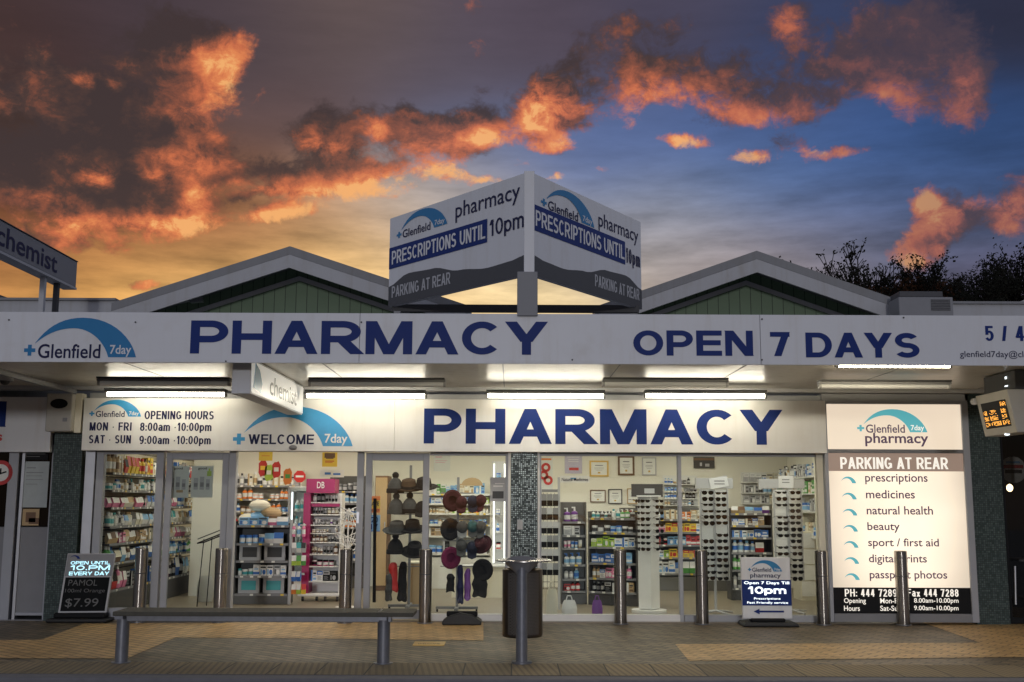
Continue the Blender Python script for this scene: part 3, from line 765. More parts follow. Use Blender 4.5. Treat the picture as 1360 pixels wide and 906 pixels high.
# mosaic pillars
pm = part('mosaic_pillar', MB().box(px(678), px(713.5), YG - .12, YG + .28, 0, ZH, 'mosaic_silver'))
part('pillar_edge', MB().box(px(674.5), px(677.7), YG - .125, YG + .1, 0, ZH, 'white').box(px(713.8), px(716.5), YG - .125, YG + .1, 0, ZH, 'white'), pm)
part('switch_plate', MB().box(px(687), px(694), YG - .135, YG - .122, W(690, 703, YG).z, W(690, 690, YG).z, 'light_grey'), pm)
part('mosaic_pillar', MB().box(px(69), px(107), YG - .1, YG + .4, 0, 2.95, 'mosaic_green'))
part('mosaic_pillar', MB().box(px(1287), px(1330), YG - .1, YG + .4, 0, 3.02, 'mosaic_green'))
part('lintel', MB().box(px(110), px(1097), YG - .02, YG + .12, ZH + .003, 3.0, 'light_grey'))
# row of frosted swoosh decals on the panes
for cx in [590, 622, 655, 735, 770, 806, 842, 878, 925, 962, 998, 1036, 1070]:
    x0, x1, z0, z1 = R(cx - 13, 684, cx + 13, 694, YG + .03)
    part('window_decal', MB().arc((x0, x1, z0, z1), YG + .026, 'decal'))

# ---- interior ceiling lights
for i, x in enumerate((-4.6, -2.6, -.6, 1.4, 3.4)):
    for j, y in enumerate((15.25, 17.2, 19.2)):
        if i == 0 and j == 0: continue
        t = thing('ceiling_light', 'flat white ceiling light inside the lit shop', 'ceiling light', (x, y, ZC), 'ceiling lights inside the shop')
        part('light_housing', MB().box(x - .68, x + .68, y - .18, y + .18, ZC - .06, ZC - .002, 'white'), t)
        part('diffuser', MB().box(x - .65, x + .65, y - .15, y + .15, ZC - .075, ZC - .062, 'ceiling_glow'), t)

# ================================================================== CANOPY
ZF0, ZF1 = W(680, 482.5, YF).z, W(680, 417.5, YF).z
ZS = ZF0 + .10
C = thing('canopy', 'wide white street canopy with pale soffit over the pavement', 'canopy', (0, YF, ZF0))
part('soffit_panel', MB().box(-14, 14, YF + .06, YG + .1, ZS, ZS + .05, 'soffit'), C)
for x in (-7.6, -5.95, -4.3, -2.1, -.1, 1.2, 2.6, 4.4, 6.2, 8): part('soffit_joint', MB().box(x - .006, x + .006, YF + .07, YG - .3, ZS - .004, ZS - .001, 'mid_grey'), C)
part('fascia', MB().box(-14, 14, YF, YF + .06, ZF0, ZF1 - .02, 'light_grey').box(-14, 14, YF + .06, YF + .3, ZF1 - .1, ZF1 - .03, 'roof_metal'), C)
part('gutter', MB().box(-14, 14, YG - .22, YG - .02, ZS - .055, ZS - .003, 'light_grey'), C)
part('canopy_roof', MB().box(-14, 14, YF + .31, 14.9, ZF1 - .2, ZF1 - .12, 'roof_metal'), C)
part('roof_beam', MB().obox(W(-120, 468, 10.9+.6), (W(97, 523, 14.4) - W(-120, 468, 11.5)), (.05, 0, 0), (0, 0, .05), 'mid_grey'), C)

# fascia sign
FS = thing('fascia_sign', 'long white sign along the canopy edge, big navy word and opening days', 'sign', (0, YF, ZF0))
edges = [-13.9, W(478, 450, YF).x, W(1009, 450, YF).x, 13.9]
for x0, x1 in zip(edges, edges[1:]):
    part('sign_panel', MB().box(x0 + .002, x1 - .002, YF - .03, YF - .004, ZF0 - .01, ZF1, 'sign_white'), FS, bevel=.003)
y = YF - .033
def RF(*q): return R(*q, y)
lg = MB(); logo(lg, RF(33, 422, 182, 476), y, 'arc_blue', 'navy_black', 'sign_white'); part('logo', lg, FS)
lt = TX(FS).grot('PHARMACY', RF(253, 426.5, 726, 470.5), y, 'navy', .275, .20, .12)
lt.grot('OPEN', RF(841, 439, 1000, 472.5), y, 'navy', .27, .20, .13).grot('7', RF(1023, 441, 1049, 473), y, 'navy', .27, .20).grot('DAYS', RF(1070, 442, 1221, 475), y, 'navy', .27, .20, .11)
lt.grot('5 / 40', RF(1308, 433, 1375, 453), y, 'navy', .20, .15, .12).text('glenfield7day@clear.net.nz', RF(1275, 466, 1409, 477), y, 'navy_black', .004)
for px_, py_ in ((12, 425), (180, 428), (480, 428), (1012, 424), (1012, 478), (1200, 422), (760, 478), (300, 480)):
    c = W(px_, py_, y); part('screw', MB().cyl(c, c + Vector((0, -.006, 0)), .009, m='dark_grey', n=8), FS)

# sign band over the shopfront
zb0, zb1 = W(600, 600, YS).z, W(600, 530.5, YS).z
SB = thing('shopfront_sign', 'pale band sign over the shopfront with opening hours, welcome and navy lettering', 'sign', (0, YS, zb0))
xe = [W(110, 560, YS).x, W(524, 560, YS).x, W(1097, 560, YS).x]
for x0, x1 in zip(xe, xe[1:]):
    part('sign_panel', MB().box(x0 + .001, x1 - .001, YS, YS + .12, zb0, zb1, 'band_white'), SB, bevel=.003)
y = YS - .003
def RS(*q): return R(*q, y)
lg = MB(); logo(lg, RS(119, 531, 188, 554), y, 'arc_sky', 'navy_black', 'band_white'); part('logo', lg, SB)
lg = MB(); logo(lg, RS(310, 540, 469, 594), y, 'arc_sky', 'navy_black', 'band_white', name=''); part('logo', lg, SB)
lt = TX(SB).grot('OPENING HOURS', RS(192, 546, 284, 557), y, 'navy_black', .19, .15, .10)
lt.grot('MON - FRI', RS(119, 561, 175, 572), y, 'navy_black', .19, .15, .11).grot('8:00am -10:00pm', RS(186, 561.5, 281, 572.5), y, 'navy_black', .19, .145, .09)
lt.grot('SAT - SUN', RS(118, 578, 174, 589), y, 'navy_black', .19, .15, .11).grot('9:00am -10:00pm', RS(185, 579, 280, 590), y, 'navy_black', .19, .145, .09)
lt.grot('PHARMACY', RS(563, 543.5, 1038, 590), y, 'navy', .29, .205, .12).grot('WELCOME', RS(330, 577, 417, 590), y, 'navy_black', .2, .16, .12)
c = W(389, 594.5, YS - .02)
tag(MB().ball(c, .055, .05, .035, 'mid_grey').box(c.x - .03, c.x + .03, c.y, c.y + .018, c.z - .02, c.z + .02, 'mid_grey').build('door_sensor'), 'small grey oval sensor above the open doorway', 'sensor')

# fluorescent fittings under the canopy
def fitting(x0, x1, y, z, lit, label, group, k=1.0):
    t = thing('fluorescent_light', label, 'light', ((x0 + x1) / 2, y, z), group)
    part('light_housing', MB().box(x0, x1, y - .05, y + .05, z + .025 * k, z + .05 * k, 'mid_grey').box(x0 + .01, x1 - .01, y - .09, y + .09, z + .051 * k, z + .07 * k, 'dark_grey'), t)
    part('tube', MB().cyl((x0 + .03, y, z), (x1 - .03, y, z), .028 * (.7 if k < 1 else 1), n=10, m=('tube_bright' if lit == 2 else 'tube') if lit else 'tube_dim'), t)
    part('end_cap', MB().cyl((x0, y, z), (x0 + .028, y, z), .032, n=10, m='light_grey').cyl((x1 - .028, y, z), (x1, y, z), .032, n=10, m='light_grey'), t)
YL = 14.12
for px0, px1, lab in ((140, 301, 'glowing white tube over the opening hours lettering'), (405, 567, 'glowing white tube beside the hanging box sign, over the doorway'),
                 (645, 804, 'glowing white tube over the middle letters of the navy word'), (855, 1018, 'glowing white tube over the last letters of the navy word')):
    a, b = W(px0, 523.5 + (px0 > 300) * 2, YL), W(px1, 525.5, YL)
    fitting(a.x, b.x, YL, a.z, True, lab, 'lit tubes over the band sign')
YL2 = 12.9
for px0, px1, py, lab in ((130, 306, 509, 'dark switched off fitting above the opening hours tube'), (410, 592, 510, 'dark switched off fitting just past the hanging box sign'),
                 (800, 967, 510, 'dark switched off fitting between two glowing stretches of soffit'), (1087, 1262, 513, 'dark switched off fitting above the backlit panel')):
    a, b = W(px0, py, YL2), W(px1, py, YL2)
    fitting(a.x, b.x, YL2, min(a.z, ZS - .105), False, lab, 'switched off fittings under the canopy')
YL3 = 11.44
for px0, px1, lab in ((630, 805, 'lit tube tucked behind the canopy edge, above the mirror pillar'),
                      (960, 1010, 'short lit tube tucked behind the canopy edge')):
    a, b = W(px0, 486, YL3), W(px1, 486, YL3)
    fitting(a.x, b.x, YL3, ZF0 + .058, 2, lab, 'lit tubes behind the canopy edge', .5)

a, b = W(1110, 484.5, 11.75), W(1264, 485, 11.75)
fitting(a.x, b.x, 11.75, a.z, 2, 'lit tube peeping under the canopy edge above the backlit panel', 'lit tubes behind the canopy edge')

# ================================================================== ROOF SIGN (V)
YA = YF + .12
apT, apB = W(703, 229, YA), W(703, 365, YA)
ZT, ZB_ = apT.z, apB.z
def depth_for(px_, py_, z):
    d = ray(px_, py_); return (EYE + d * ((z - EYE.z) / d.z))
pl = depth_for(518, 290.5, ZT); pr = depth_for(851, 295, ZT)
VS = thing('roof_sign', 'two faced white sign standing on the canopy roof, showing closing time', 'sign', (apT.x, YA, ZB_))
def vface(p0, p1, side):
    r = Vector((p1.x - p0.x, p1.y - p0.y, 0)); Lw = r.length; r.normalize(); u = Vector((0, 0, 1)); n = r.cross(u)
    H = ZT - ZB_
    o = Vector((p0.x, p0.y, ZB_))
    fc = part('sign_face', MB().slab([o - n * .003, o + r * Lw - n * .003, o + r * Lw + u * H - n * .003, o + u * H - n * .003], -n * .06, 'sign_white'), VS)
    f1 = (o + n * .002, r, u); f2 = (o + n * .005, r, u)
    def q(a, b, c, d): return (a * Lw, b * Lw, c * H, d * H)
    # grey wave along the bottom
    wv = []
    WAVE = ((0, .22), (.16, .32), (.36, .30), (.55, .21), (.75, .16), (.9, .17), (1, .20))
    for k in range(25):
        q_ = k / 24; q_ = 1 - q_ if side else q_
        for (a0, h0), (a1, h1) in zip(WAVE, WAVE[1:]):
            if a0 <= q_ <= a1 + 1e-6:
                e = (q_ - a0) / (a1 - a0); e = e * e * (3 - 2 * e); h = h0 + (h1 - h0) * e
        wv.append(o + n * .002 + r * (k / 24 * Lw) + u * (h * H))
    base = [o + n * .002 + r * (k / 24 * Lw) for k in range(25)]
    wm = MB(); wm.add(base + wv, [(k, k + 1, 26 + k, 25 + k) for k in range(24)], 'panel_grey')
    part('wave_stripe', wm, fc)
    bd = MB().rect(q(0, .745, .42, .66) if not side else q(.005, .83, .44, .695), 0, 'navy', f1); part('navy_band', bd, fc)
    lm = MB(); logo(lm, q(.06, .46, .73, .985) if not side else q(.07, .53, .70, .97), 0, 'arc_blue', 'navy_black', 'sign_white', f1); part('logo', lm, fc)
    lt = TX(fc)
    if not side:
        lt.text('pharmacy', q(.52, .96, .715, .93), 0, 'navy_black', .006, f1).grot('PRESCRIPTIONS UNTIL', q(.025, .735, .465, .615), 0, 'sign_white', .17, .15, .07, f2)
        lt.grot('10pm', q(.758, .985, .47, .635), 0, 'navy_black', .17, .13, .10, f1).grot('PARKING AT REAR', q(.03, .49, .09, .215), 0, 'light_grey', .16, .14, .07, f2)
    else:
        lt.text('pharmacy', q(.57, .97, .70, .90), 0, 'navy_black', .006, f1).grot('PRESCRIPTIONS UNTIL', q(.025, .82, .49, .645), 0, 'sign_white', .17, .15, .07, f2)
        lt.grot('10pm', q(.838, .985, .47, .635), 0, 'navy_black', .17, .13, .10, f1).grot('PARKING AT REAR', q(.53, .97, .09, .215), 0, 'light_grey', .16, .14, .07, f2)
vface(pl, Vector((apT.x - .03, YA, 0)), False)
vface(Vector((apT.x + .03, YA, 0)), pr, True)
part('corner_post', MB().box(apT.x - .055, apT.x + .055, YA - .02, YA + .07, ZB_ + .0, ZT + .01, 'sign_white'), VS, bevel=.004)
a, b = W(687, 364, YF - .04), W(714, 420, YF - .04)
part('support_post', MB().box(a.x, b.x, YF - .06, YF + .16, b.z, ZB_ - .003, 'mid_grey'), VS, bevel=.006)
bz = ZB_ + .03
part('rear_beam', MB().box(pl.x + .05, pr.x - .05, max(pl.y, pr.y) - .14, max(pl.y, pr.y) - .06, bz - .09, bz, 'dark_grey'), VS)
part('rear_post', MB().box(pl.x + .08, pl.x + .16, pl.y - .1, pl.y - .02, ZF1 - .15, bz - .1, 'mid_grey').box(pr.x - .16, pr.x - .08, pr.y - .1, pr.y - .02, ZF1 - .15, bz - .1, 'mid_grey'), VS)

# chemist sign above the neighbouring canopy
Yc0, Yc1 = 11.0, 14.0
xc = W(102, 365, Yc1).x
z1, z0 = W(102, 348.5, Yc1).z, W(100, 382, Yc1).z
CS = thing('rooftop_sign', 'grey boxed chemist sign standing on posts above the canopy', 'sign', (xc, Yc1, z0))
part('sign_box', MB().box(xc - .16, xc, Yc0, Yc1, z0, z1, 'mid_grey'), CS, bevel=.01)
part('sign_rim', MB().box(xc - .165, xc + .008, Yc0 - .01, Yc1 + .005, z0 - .03, z0 - .002, 'light_grey').box(xc - .165, xc + .008, Yc0 - .01, Yc1 + .005, z1 + .002, z1 + .012, 'dark_grey'), CS)
Yt1 = xc * FPX / (73 - CX) * 1.0
ya, yb_ = (W(102, 365, Yc1).x / (W(-6, 330, 1).x)), (xc / W(76, 350, 1).x)
fm = (Vector((xc + .004, ya, z0)), Vector((0, 1, 0)), Vector((0, 0, 1)))
part('lettering', MB().text('chemist', (0, yb_ - ya, (z1 - z0) * .16, (z1 - z0) * .86), 0, 'navy_black', .012, fm), CS)
for px_ in (65, 83):
    yy = xc / W(px_, 375, 1).x
    part('sign_post', MB().box(xc - .10, xc - .04, yy - .03, yy + .03, ZF1 - .2, z0 - .032, 'light_grey' if px_ == 65 else 'dark_grey'), CS)

# chemist box sign hanging under the canopy
Yh0 = YF + .35
xh = W(333, 500, Yh0).x
Yh1 = xh / W(402, 530, 1).x
zt = ZS - .004; zb_ = W(333, 523, Yh0).z
HS = thing('hanging_sign', 'white chemist box sign hung under the canopy, end on to the street', 'sign', (xh, Yh0, zb_))
xw = W(308, 500, Yh0).x
part('sign_box', MB().box(xw, xh, Yh0, Yh1, zb_, zt, 'sign_white'), HS, bevel=.008)
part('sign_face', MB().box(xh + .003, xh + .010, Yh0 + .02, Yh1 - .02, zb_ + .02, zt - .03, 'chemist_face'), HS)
fm = (Vector((xh + .013, Yh0, zb_)), Vector((0, 1, 0)), Vector((0, 0, 1)))
LH, HH = Yh1 - Yh0, zt - zb_
part('lettering', MB().text('chemist', (LH * .30, LH * .84, HH * .20, HH * .76), 0, 'mid_grey', .01, fm), HS)
part('logo', MB().slab([fm[0] + Vector((0, a_ * LH, b_ * HH)) for a_, b_ in ((.03, .2), (.15, .12), (.17, .4), (.12, .75), (.05, .9))], (.002, 0, 0), 'arc_sky'), HS)

# ================================================================== BACKLIT PANEL
YLB = YG - .12
x0, x1, zlo, z_ = R(1097, 537, 1277, 597, YLB)
xa, xb, zl0, zl1 = R(1104, 602, 1284, 815, YLB)
X0, X1 = (x0 + xa) / 2, (x1 + xb) / 2
LB = thing('backlit_sign', 'tall glowing cream panel listing services, phone and opening hours', 'sign', ((X0 + X1) / 2, YLB, 0))
part('sign_frame', MB().box(X0 - .05, X0 - .001, YLB - .03, YLB + .15, 0.03, z_ + .05, 'painted_frame').box(X1 + .001, X1 + .09, YLB - .03, YLB + .15, 0.03, z_ + .05, 'painted_frame')
     .box(X0, X1, YLB - .03, YLB + .15, zl1, zlo, 'mid_grey').box(X0, X1, YLB - .03, YLB + .15, z_, z_ + .05, 'painted_frame').box(X0, X1, YLB - .03, YLB + .15, .03, zl0, 'mid_grey'), LB, bevel=.004)
zsp = W(1190, 780.5, YLB).z; ztp0, ztp1 = W(1190, 626, YLB).z, W(1190, 604, YLB).z
part('upper_panel', MB().box(X0, X1, YLB, YLB + .1, zlo + .001, z_ - .001, 'box_face'), LB)
part('service_panel', MB().box(X0, X1, YLB, YLB + .1, zsp, ztp0, 'box_bright'), LB)
part('heading_panel', MB().box(X0, X1, YLB, YLB + .1, ztp0 + .001, zl1 - .001, 'box_taupe'), LB)
part('contact_panel', MB().box(X0, X1, YLB, YLB + .1, zl0 + .001, zsp - .001, 'black'), LB)
y = YLB - .003
def RL(*q): return R(*q, y)
lg = MB(); logo(lg, RL(1138, 543.5, 1231, 575), y, 'box_teal', 'box_plum', 'box_letter'); lg.text('pharmacy', RL(1149, 575, 1233, 593), y, 'box_plum', .016); part('logo', lg, LB)
lt = TX(LB).grot('PARKING AT REAR', RL(1116, 607.5, 1259, 623), y, 'box_letter', .19, .155, .08)
for i, (s, xa_, xb_) in enumerate((('prescriptions', 1149, 1232), ('medicines', 1150, 1215), ('natural health', 1151, 1239), ('beauty', 1152, 1195), ('sport / first aid', 1153, 1247), ('digital prints', 1154, 1231), ('passport photos', 1155, 1258))):
    yc = 637 + i * 21.4; dsc = any(ch in s for ch in 'pyg')
    lt.text(s, RL(xa_, yc - 7.5, xb_, yc + (6.5 if dsc else 3.8)), y, 'box_plum', .012)
for i in range(7):
    yc = 637 + i * 21.4
    part('swoosh', MB().arc(RL(1117 + i * .8, yc - 4, 1137 + i * .8, yc + 5), y, 'box_teal'), LB)
lt = TX(LB, 'contact_lettering').grot('PH: 444 7289', RL(1122, 782.5, 1191, 792.5), y, 'box_letter', .18, .14, .12).grot('Fax 444 7288', RL(1205, 782.5, 1273, 792.5), y, 'box_letter', .18, .14, .12)
lt.text('Opening', RL(1121, 794.5, 1150, 803), y, 'box_letter', .01).text('Mon-Fri', RL(1169, 794.5, 1197, 801.5), y, 'box_letter', .01).text('8.00am-10.00pm', RL(1214, 794.5, 1273, 802.5), y, 'box_letter', .01)
lt.text('Hours', RL(1121, 804.5, 1142, 811.5), y, 'box_letter', .01).text('Sat-Sun', RL(1169, 804.5, 1197, 811.5), y, 'box_letter', .01).text('9.00am-10.00pm', RL(1214, 804.5, 1273, 812.5), y, 'box_letter', .01)
part('lintel', MB().box(X0 - .05, X1 + .12, YG - .1, YG + .1, z_ + .053, 3.02, 'light_grey'))

exec_parts = []
# ================================================================== STREET FURNITURE
YBo = G(824, 829).y
p_top = W(824, 730, YBo).z
def bollard_mesh():
    t = thing('bollard', 'brushed steel bollard', 'bollard', (0, 0, 0), 'steel bollards along the shopfront')
    MB().lathe([(.082, 0), (.082, p_top - .012), (.076, p_top - .002), (.001, p_top)], n=28, m='brushed_steel').build('post', t, local=True)
    MB().lathe([(.10, 0.002), (.10, .012), (.083, .014)], n=24, m='galvanised').build('base_ring', t, local=True)
    MB().lathe([(.0826, p_top - .33), (.0832, p_top - .328), (.0832, p_top - .324), (.0826, p_top - .322)], n=24, m='dark_grey').build('seam', t, local=True)
    return t
bo = bollard_mesh()
blab = ('steel bollard in front of the product wall window, beside the chalk menu board', 'steel bollard before the sliding door frame at the doorway edge', 'steel bollard standing in front of the open doorway by the magenta stand',
        'steel bollard before the hat stand, by the bench end', 'steel bollard in front of the single white sunglasses tower', 'steel bollard before the window mullion, next to the 10pm board', 'steel bollard between the 10pm board and the backlit panel', 'steel bollard standing in front of the backlit panel')
for i, bx in enumerate((186, 293, 459, 565, 824, 932, 1092, 1198)):
    p = W(bx, 780, YBo)
    o = bo if i == 0 else dup(bo, (0, 0, 0))
    o.location = (p.x, YBo, 0); o['label'] = blab[i]

# bin
YBi = G(694, 881).y
c = W(693, 800, YBi)
BN = thing('litter_bin', 'round perforated steel litter bin hung on a single post with a flat lid plate', 'bin', (c.x, YBi, 0))
zp = W(690, 746, YBi).z
part('post', MB().cyl((c.x, YBi, 0), (c.x, YBi, zp - .03), .058, .052, n=18, m='galvanised').cyl((c.x, YBi, 0.001), (c.x, YBi, .02), .1, n=18, m='galvanised'), BN)
cb = Vector((c.x + .01, YBi + .30, 0)); zl, zh = W(690, 848, YBi + .1).z, W(690, 757, YBi + .1).z
def arcpanel(c, r, a0, a1, z0, z1, m, n=12):
    o = MB()
    vs = [(c.x + r * math.cos(a0 + (a1 - a0) * k / n), c.y + r * math.sin(a0 + (a1 - a0) * k / n), z) for z in (z0, z1) for k in range(n + 1)]
    return o.add(vs, [(k, k + 1, n + 2 + k, n + 1 + k) for k in range(n)], m, True)
body = part('drum', MB().lathe([(.001, zl + .02), (.200, zl), (.205, zl + .01), (.205, zh - .01), (.200, zh), (.18, zh - .02)], cb, 36, 'bronze_steel'), BN)
part('perforated_panel', arcpanel(cb, .2075, math.radians(225), math.radians(322), zl + .03, zh - .03, 'perforated'), body)
part('lid_plate', MB().lathe([(.001, zp + .022), (.255, zp + .020), (.285, zp + .012), (.285, zp), (.25, zp - .004), (.001, zp - .004)], (c.x + .02, YBi + .12, 0), 36, 'steel'), BN)
part('bracket', MB().cyl((c.x, YBi, zp - .14), (c.x, YBi + .06, zp - .008), .03, .17, 16, 'mid_grey').box(c.x - .03, c.x + .03, YBi + .05, YBi + .1, zl + .2, zl + .25, 'galvanised'), BN)
# bench
YBe = G(510, 880).y
a, b = W(150, 812, YBe - .2), W(549, 812, YBe - .2)
zt_ = W(350, 813, YBe - .2).z
BE = thing('bench', 'long backless slatted street bench with round grey legs', 'bench', ((a.x + b.x) / 2, YBe, 0))
for k in range(4):
    yk = YBe - .21 + k * .112
    part('slat', MB().box(a.x, b.x, yk, yk + .098, zt_ - .042, zt_, 'wood_grey'), BE, bevel=.006)
    for px_ in (166, 506): part('bolt', MB().cyl((W(px_, 812, YBe).x, yk + .05, zt_ + .001), (W(px_, 812, YBe).x, yk + .05, zt_ + .006), .012, n=8, m='steel'), BE)
part('rail', MB().box(a.x + .09, b.x - .22, YBe - .10, YBe - .03, zt_ - .105, zt_ - .045, 'galvanised'), BE, bevel=.006)
for px_ in (162.5, 509.5):
    xl = W(px_, 850, YBe - .06).x
    part('leg', MB().cyl((xl, YBe - .06, 0), (xl, YBe - .06, zt_ - .058), .062, .062, 20, 'galvanised').cyl((xl, YBe - .06, 0.001), (xl, YBe - .06, .008), .095, n=20, m='galvanised'), BE)
    part('crossbar', MB().box(xl - .04, xl + .04, YBe - .2, YBe + .2, zt_ - .075, zt_ - .0435, 'galvanised'), BE)
# rubber sign foot without a sign
c = G(613, 831)
RB = tag(MB().slab([(c.x - .25, c.y, .004), (c.x + .25, c.y, .004), (c.x + .25, c.y, .05), (c.x + .13, c.y, .13), (c.x - .02, c.y, .155), (c.x - .15, c.y, .12), (c.x - .25, c.y, .05)], (0, .3, 0), 'rubber').box(c.x - .2, c.x + .2, c.y + .1, c.y + .2, .1, .165, 'black').build('rubber_block', bevel=.015),
         'humped black rubber sign foot on the pavers before the hat stand', 'sign foot')
# chalk A-board, tilted
def board(name, label, rect, Y, lean=0):
    x0, x1, z0, z1 = rect
    return thing(name, label, 'sandwich board', ((x0 + x1) / 2, Y, 0))
YA1 = G(110, 826).y
x0, x1, zq0, zq1 = R(80, 735, 147, 815, YA1)
AB = thing('chalk_sandwich_board', 'sandwich board with glowing hours and a chalk price on black', 'sandwich board', ((x0 + x1) / 2, YA1, 0))
H1 = zq1 - zq0; W1 = x1 - x0 - .05
rt = Vector((1, .12, -.0)).normalized(); up = Vector((.085, .05, 1)).normalized(); nn = rt.cross(up).normalized()
o = Vector((x0, YA1 - .02, zq0))
part('board_frame', MB().obox(o, rt * W1, up * H1, -nn * .05, 'light_grey'), AB, bevel=.006)
f1, f2 = (o + nn * .004, rt, up), (o + nn * .007, rt, up)
part('chalk_panel', MB().rect((.025, W1 - .025, .03, H1 * .60), 0, 'slate', f1), AB)
part('header_panel', MB().rect((.01, W1 - .01, H1 * .62, H1 - .01), 0, 'mid_grey', f1), AB)
TX(AB, 'glowing_lettering').grot('OPEN UNTIL', (W1 * .1, W1 * .92, H1 * .815, H1 * .87), 0, 'led_blue', .22, .17, .13, f2).grot('10.PM', (W1 * .1, W1 * .93, H1 * .72, H1 * .80), 0, 'led_blue', .27, .19, .13, f2).grot('EVERY DAY', (W1 * .1, W1 * .93, H1 * .635, H1 * .695), 0, 'led_blue', .22, .17, .13, f2)
TX(AB, 'chalk_lettering').text('PAMOL', (W1 * .12, W1 * .72, H1 * .46, H1 * .56), 0, 'chalk', -.006, f2).text('100ml Orange', (W1 * .08, W1 * .9, H1 * .33, H1 * .41), 0, 'chalk', -.006, f2).text('$7.99', (W1 * .12, W1 * .80, H1 * .09, H1 * .25), 0, 'chalk', 0, f2)
part('logo', MB().arc((W1 * .07, W1 * .28, H1 * .91, H1 * .97), 0, 'navy', f2), AB)
part('rubber_foot', MB().box(x0 - .1, x1 + .03, YA1 - .16, YA1 + .18, .003, .05, 'rubber').box(x0 - .04, x1 - .03, YA1 - .07, YA1 + .1, .05, zq0 + .01, 'black'), AB, bevel=.02)
YA2 = G(1018, 831).y
x0, x1, zq0, zq1 = R(985, 740, 1051, 822, YA2)
A2 = thing('plastic_sandwich_board', 'white sandwich board with a lit 10pm message and navy arrow', 'sandwich board', ((x0 + x1) / 2, YA2, 0))
rt, up = Vector((1, 0, 0)), Vector((0, .06, 1)).normalized(); nn = rt.cross(up)
o = Vector((x0, YA2 - .02, zq0)); W1, H1 = x1 - x0, zq1 - zq0
part('board_panel', MB().obox(o, rt * W1, up * H1, -nn * .05, 'sign_white'), A2, bevel=.012)
f1, f2 = (o + nn * .004, rt, up), (o + nn * .007, rt, up)
part('screen', MB().rect((0.003, W1 - .003, H1 * .215, H1 * .63), 0, 'navy', f1), A2)
lg = MB(); logo(lg, (W1 * .14, W1 * .83, H1 * .76, H1 * .95), 0, 'arc_blue', 'navy_black', 'sign_white', f1); lg.text('pharmacy', (W1 * .18, W1 * .80, H1 * .645, H1 * .74), 0, 'navy_black', .014, f1); part('logo', lg, A2)
TX(A2, 'glowing_lettering').text('Open 7 Days Till', (W1 * .05, W1 * .96, H1 * .545, H1 * .605), 0, 'led_white', .012, f2).grot('10pm', (W1 * .12, W1 * .89, H1 * .405, H1 * .52), 0, 'led_white', .30, .21, .12, f2).text('Prescriptions', (W1 * .24, W1 * .77, H1 * .30, H1 * .345), 0, 'led_white', .006, f2).text('Fast Friendly service', (W1 * .10, W1 * .92, H1 * .235, H1 * .28), 0, 'led_white', .006, f2)
part('arrow', MB().slab([f2[0] + rt * (W1 * u_) + up * (H1 * v_) for u_, v_ in ((.22, .12), (.34, .165), (.34, .135), (.83, .135), (.83, .105), (.34, .105), (.34, .075))], nn * .001, 'navy'), A2)
part('rubber_foot', MB().slab([(x0 - .03, YA2 - .2, .004), (x1 + .05, YA2 - .2, .004), (x1 + .02, YA2 - .2, .05), (x0, YA2 - .2, .05)], (0, .42, 0), 'rubber').box(x0 + .1, x1 - .1, YA2 - .06, YA2 + .08, .05, zq0 + .01, 'black'), A2, bevel=.015)

# ================================================================== NEIGHBOUR SHOPS
NS = thing('corner_shop', 'dim neighbouring shop with a grey panelled window and white sign', 'building', (px(30), YG, 0))
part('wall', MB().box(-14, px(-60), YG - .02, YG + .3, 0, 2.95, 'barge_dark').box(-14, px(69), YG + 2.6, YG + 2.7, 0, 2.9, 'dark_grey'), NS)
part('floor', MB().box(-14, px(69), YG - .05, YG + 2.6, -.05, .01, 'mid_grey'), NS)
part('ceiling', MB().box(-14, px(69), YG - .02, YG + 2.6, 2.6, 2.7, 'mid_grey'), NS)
wn = part('window', MB().box(px(24), px(28), YG - .02, YG + .06, 0, 2.3, 'aluminium').box(px(64), px(68.5), YG - .02, YG + .06, 0, 2.3, 'painted_frame')
     .box(px(28), px(64), YG - .01, YG + .05, .06, .1, 'painted_frame').box(px(28), px(64), YG, YG + .04, .1, W(40, 700, YG).z, 'mid_grey'), NS, bevel=.004)
part('glass', MB().box(px(28), px(64), YG + .02, YG + .028, W(40, 699, YG).z, 2.3, 'dark_glass'), wn)
dn_ = part('door', MB().box(px(7), px(20), YG - .03, YG + .06, 0, 2.3, 'painted_frame').box(px(-60), px(7), YG - .01, YG + .04, 0, W(0, 700, YG).z, 'mid_grey'), NS, bevel=.004)
part('glass', MB().box(px(-60), px(7), YG + .02, YG + .028, W(0, 699, YG).z, 2.3, 'dark_glass'), dn_)
x0, x1, z0, z1 = R(-200, 527, 68, 600, YS + .1)
S2 = thing('neighbour_sign', 'white sign with cut off blue and red lettering over the dim shop', 'sign', (x0, YS + .1, z0))
part('sign_panel', MB().box(x0, x1, YS + .1, YS + .2, z0, z1, 'sign_white'), S2, bevel=.003)
TX(S2).grot('N', R(-30, 533, 8, 567, YS + .097), YS + .097, 'navy', .3, .2).text('s', R(-6, 577, 3, 586, YS + .097), YS + .097, 'red', .03)
c = W(1, 628, YG - .02)
CK = thing('clock_sign', 'round red ringed sign with black hands on the dim shop door', 'sign', c)
part('ring', MB().lathe([(.115, -.01), (.165, -.01), (.165, .01), (.115, .01), (.115, -.01)], (0, 0, 0), 28, 'red'), CK)
ck = CK.children[0]; ck.data.transform(Matrix.Translation(c) ); ck.data.transform(Matrix.Translation(-c)); 
ck.data.transform(Matrix.Rotation(PI / 2, 4, 'X')) if False else None
for v in ck.data.vertices:
    q = v.co + c; v.co = Vector((q.x, -q.z, q.y))
part('face', MB().cyl(c + Vector((0, .004, 0)), c + Vector((0, -.004, 0)), .117, n=28, m='paper'), CK)
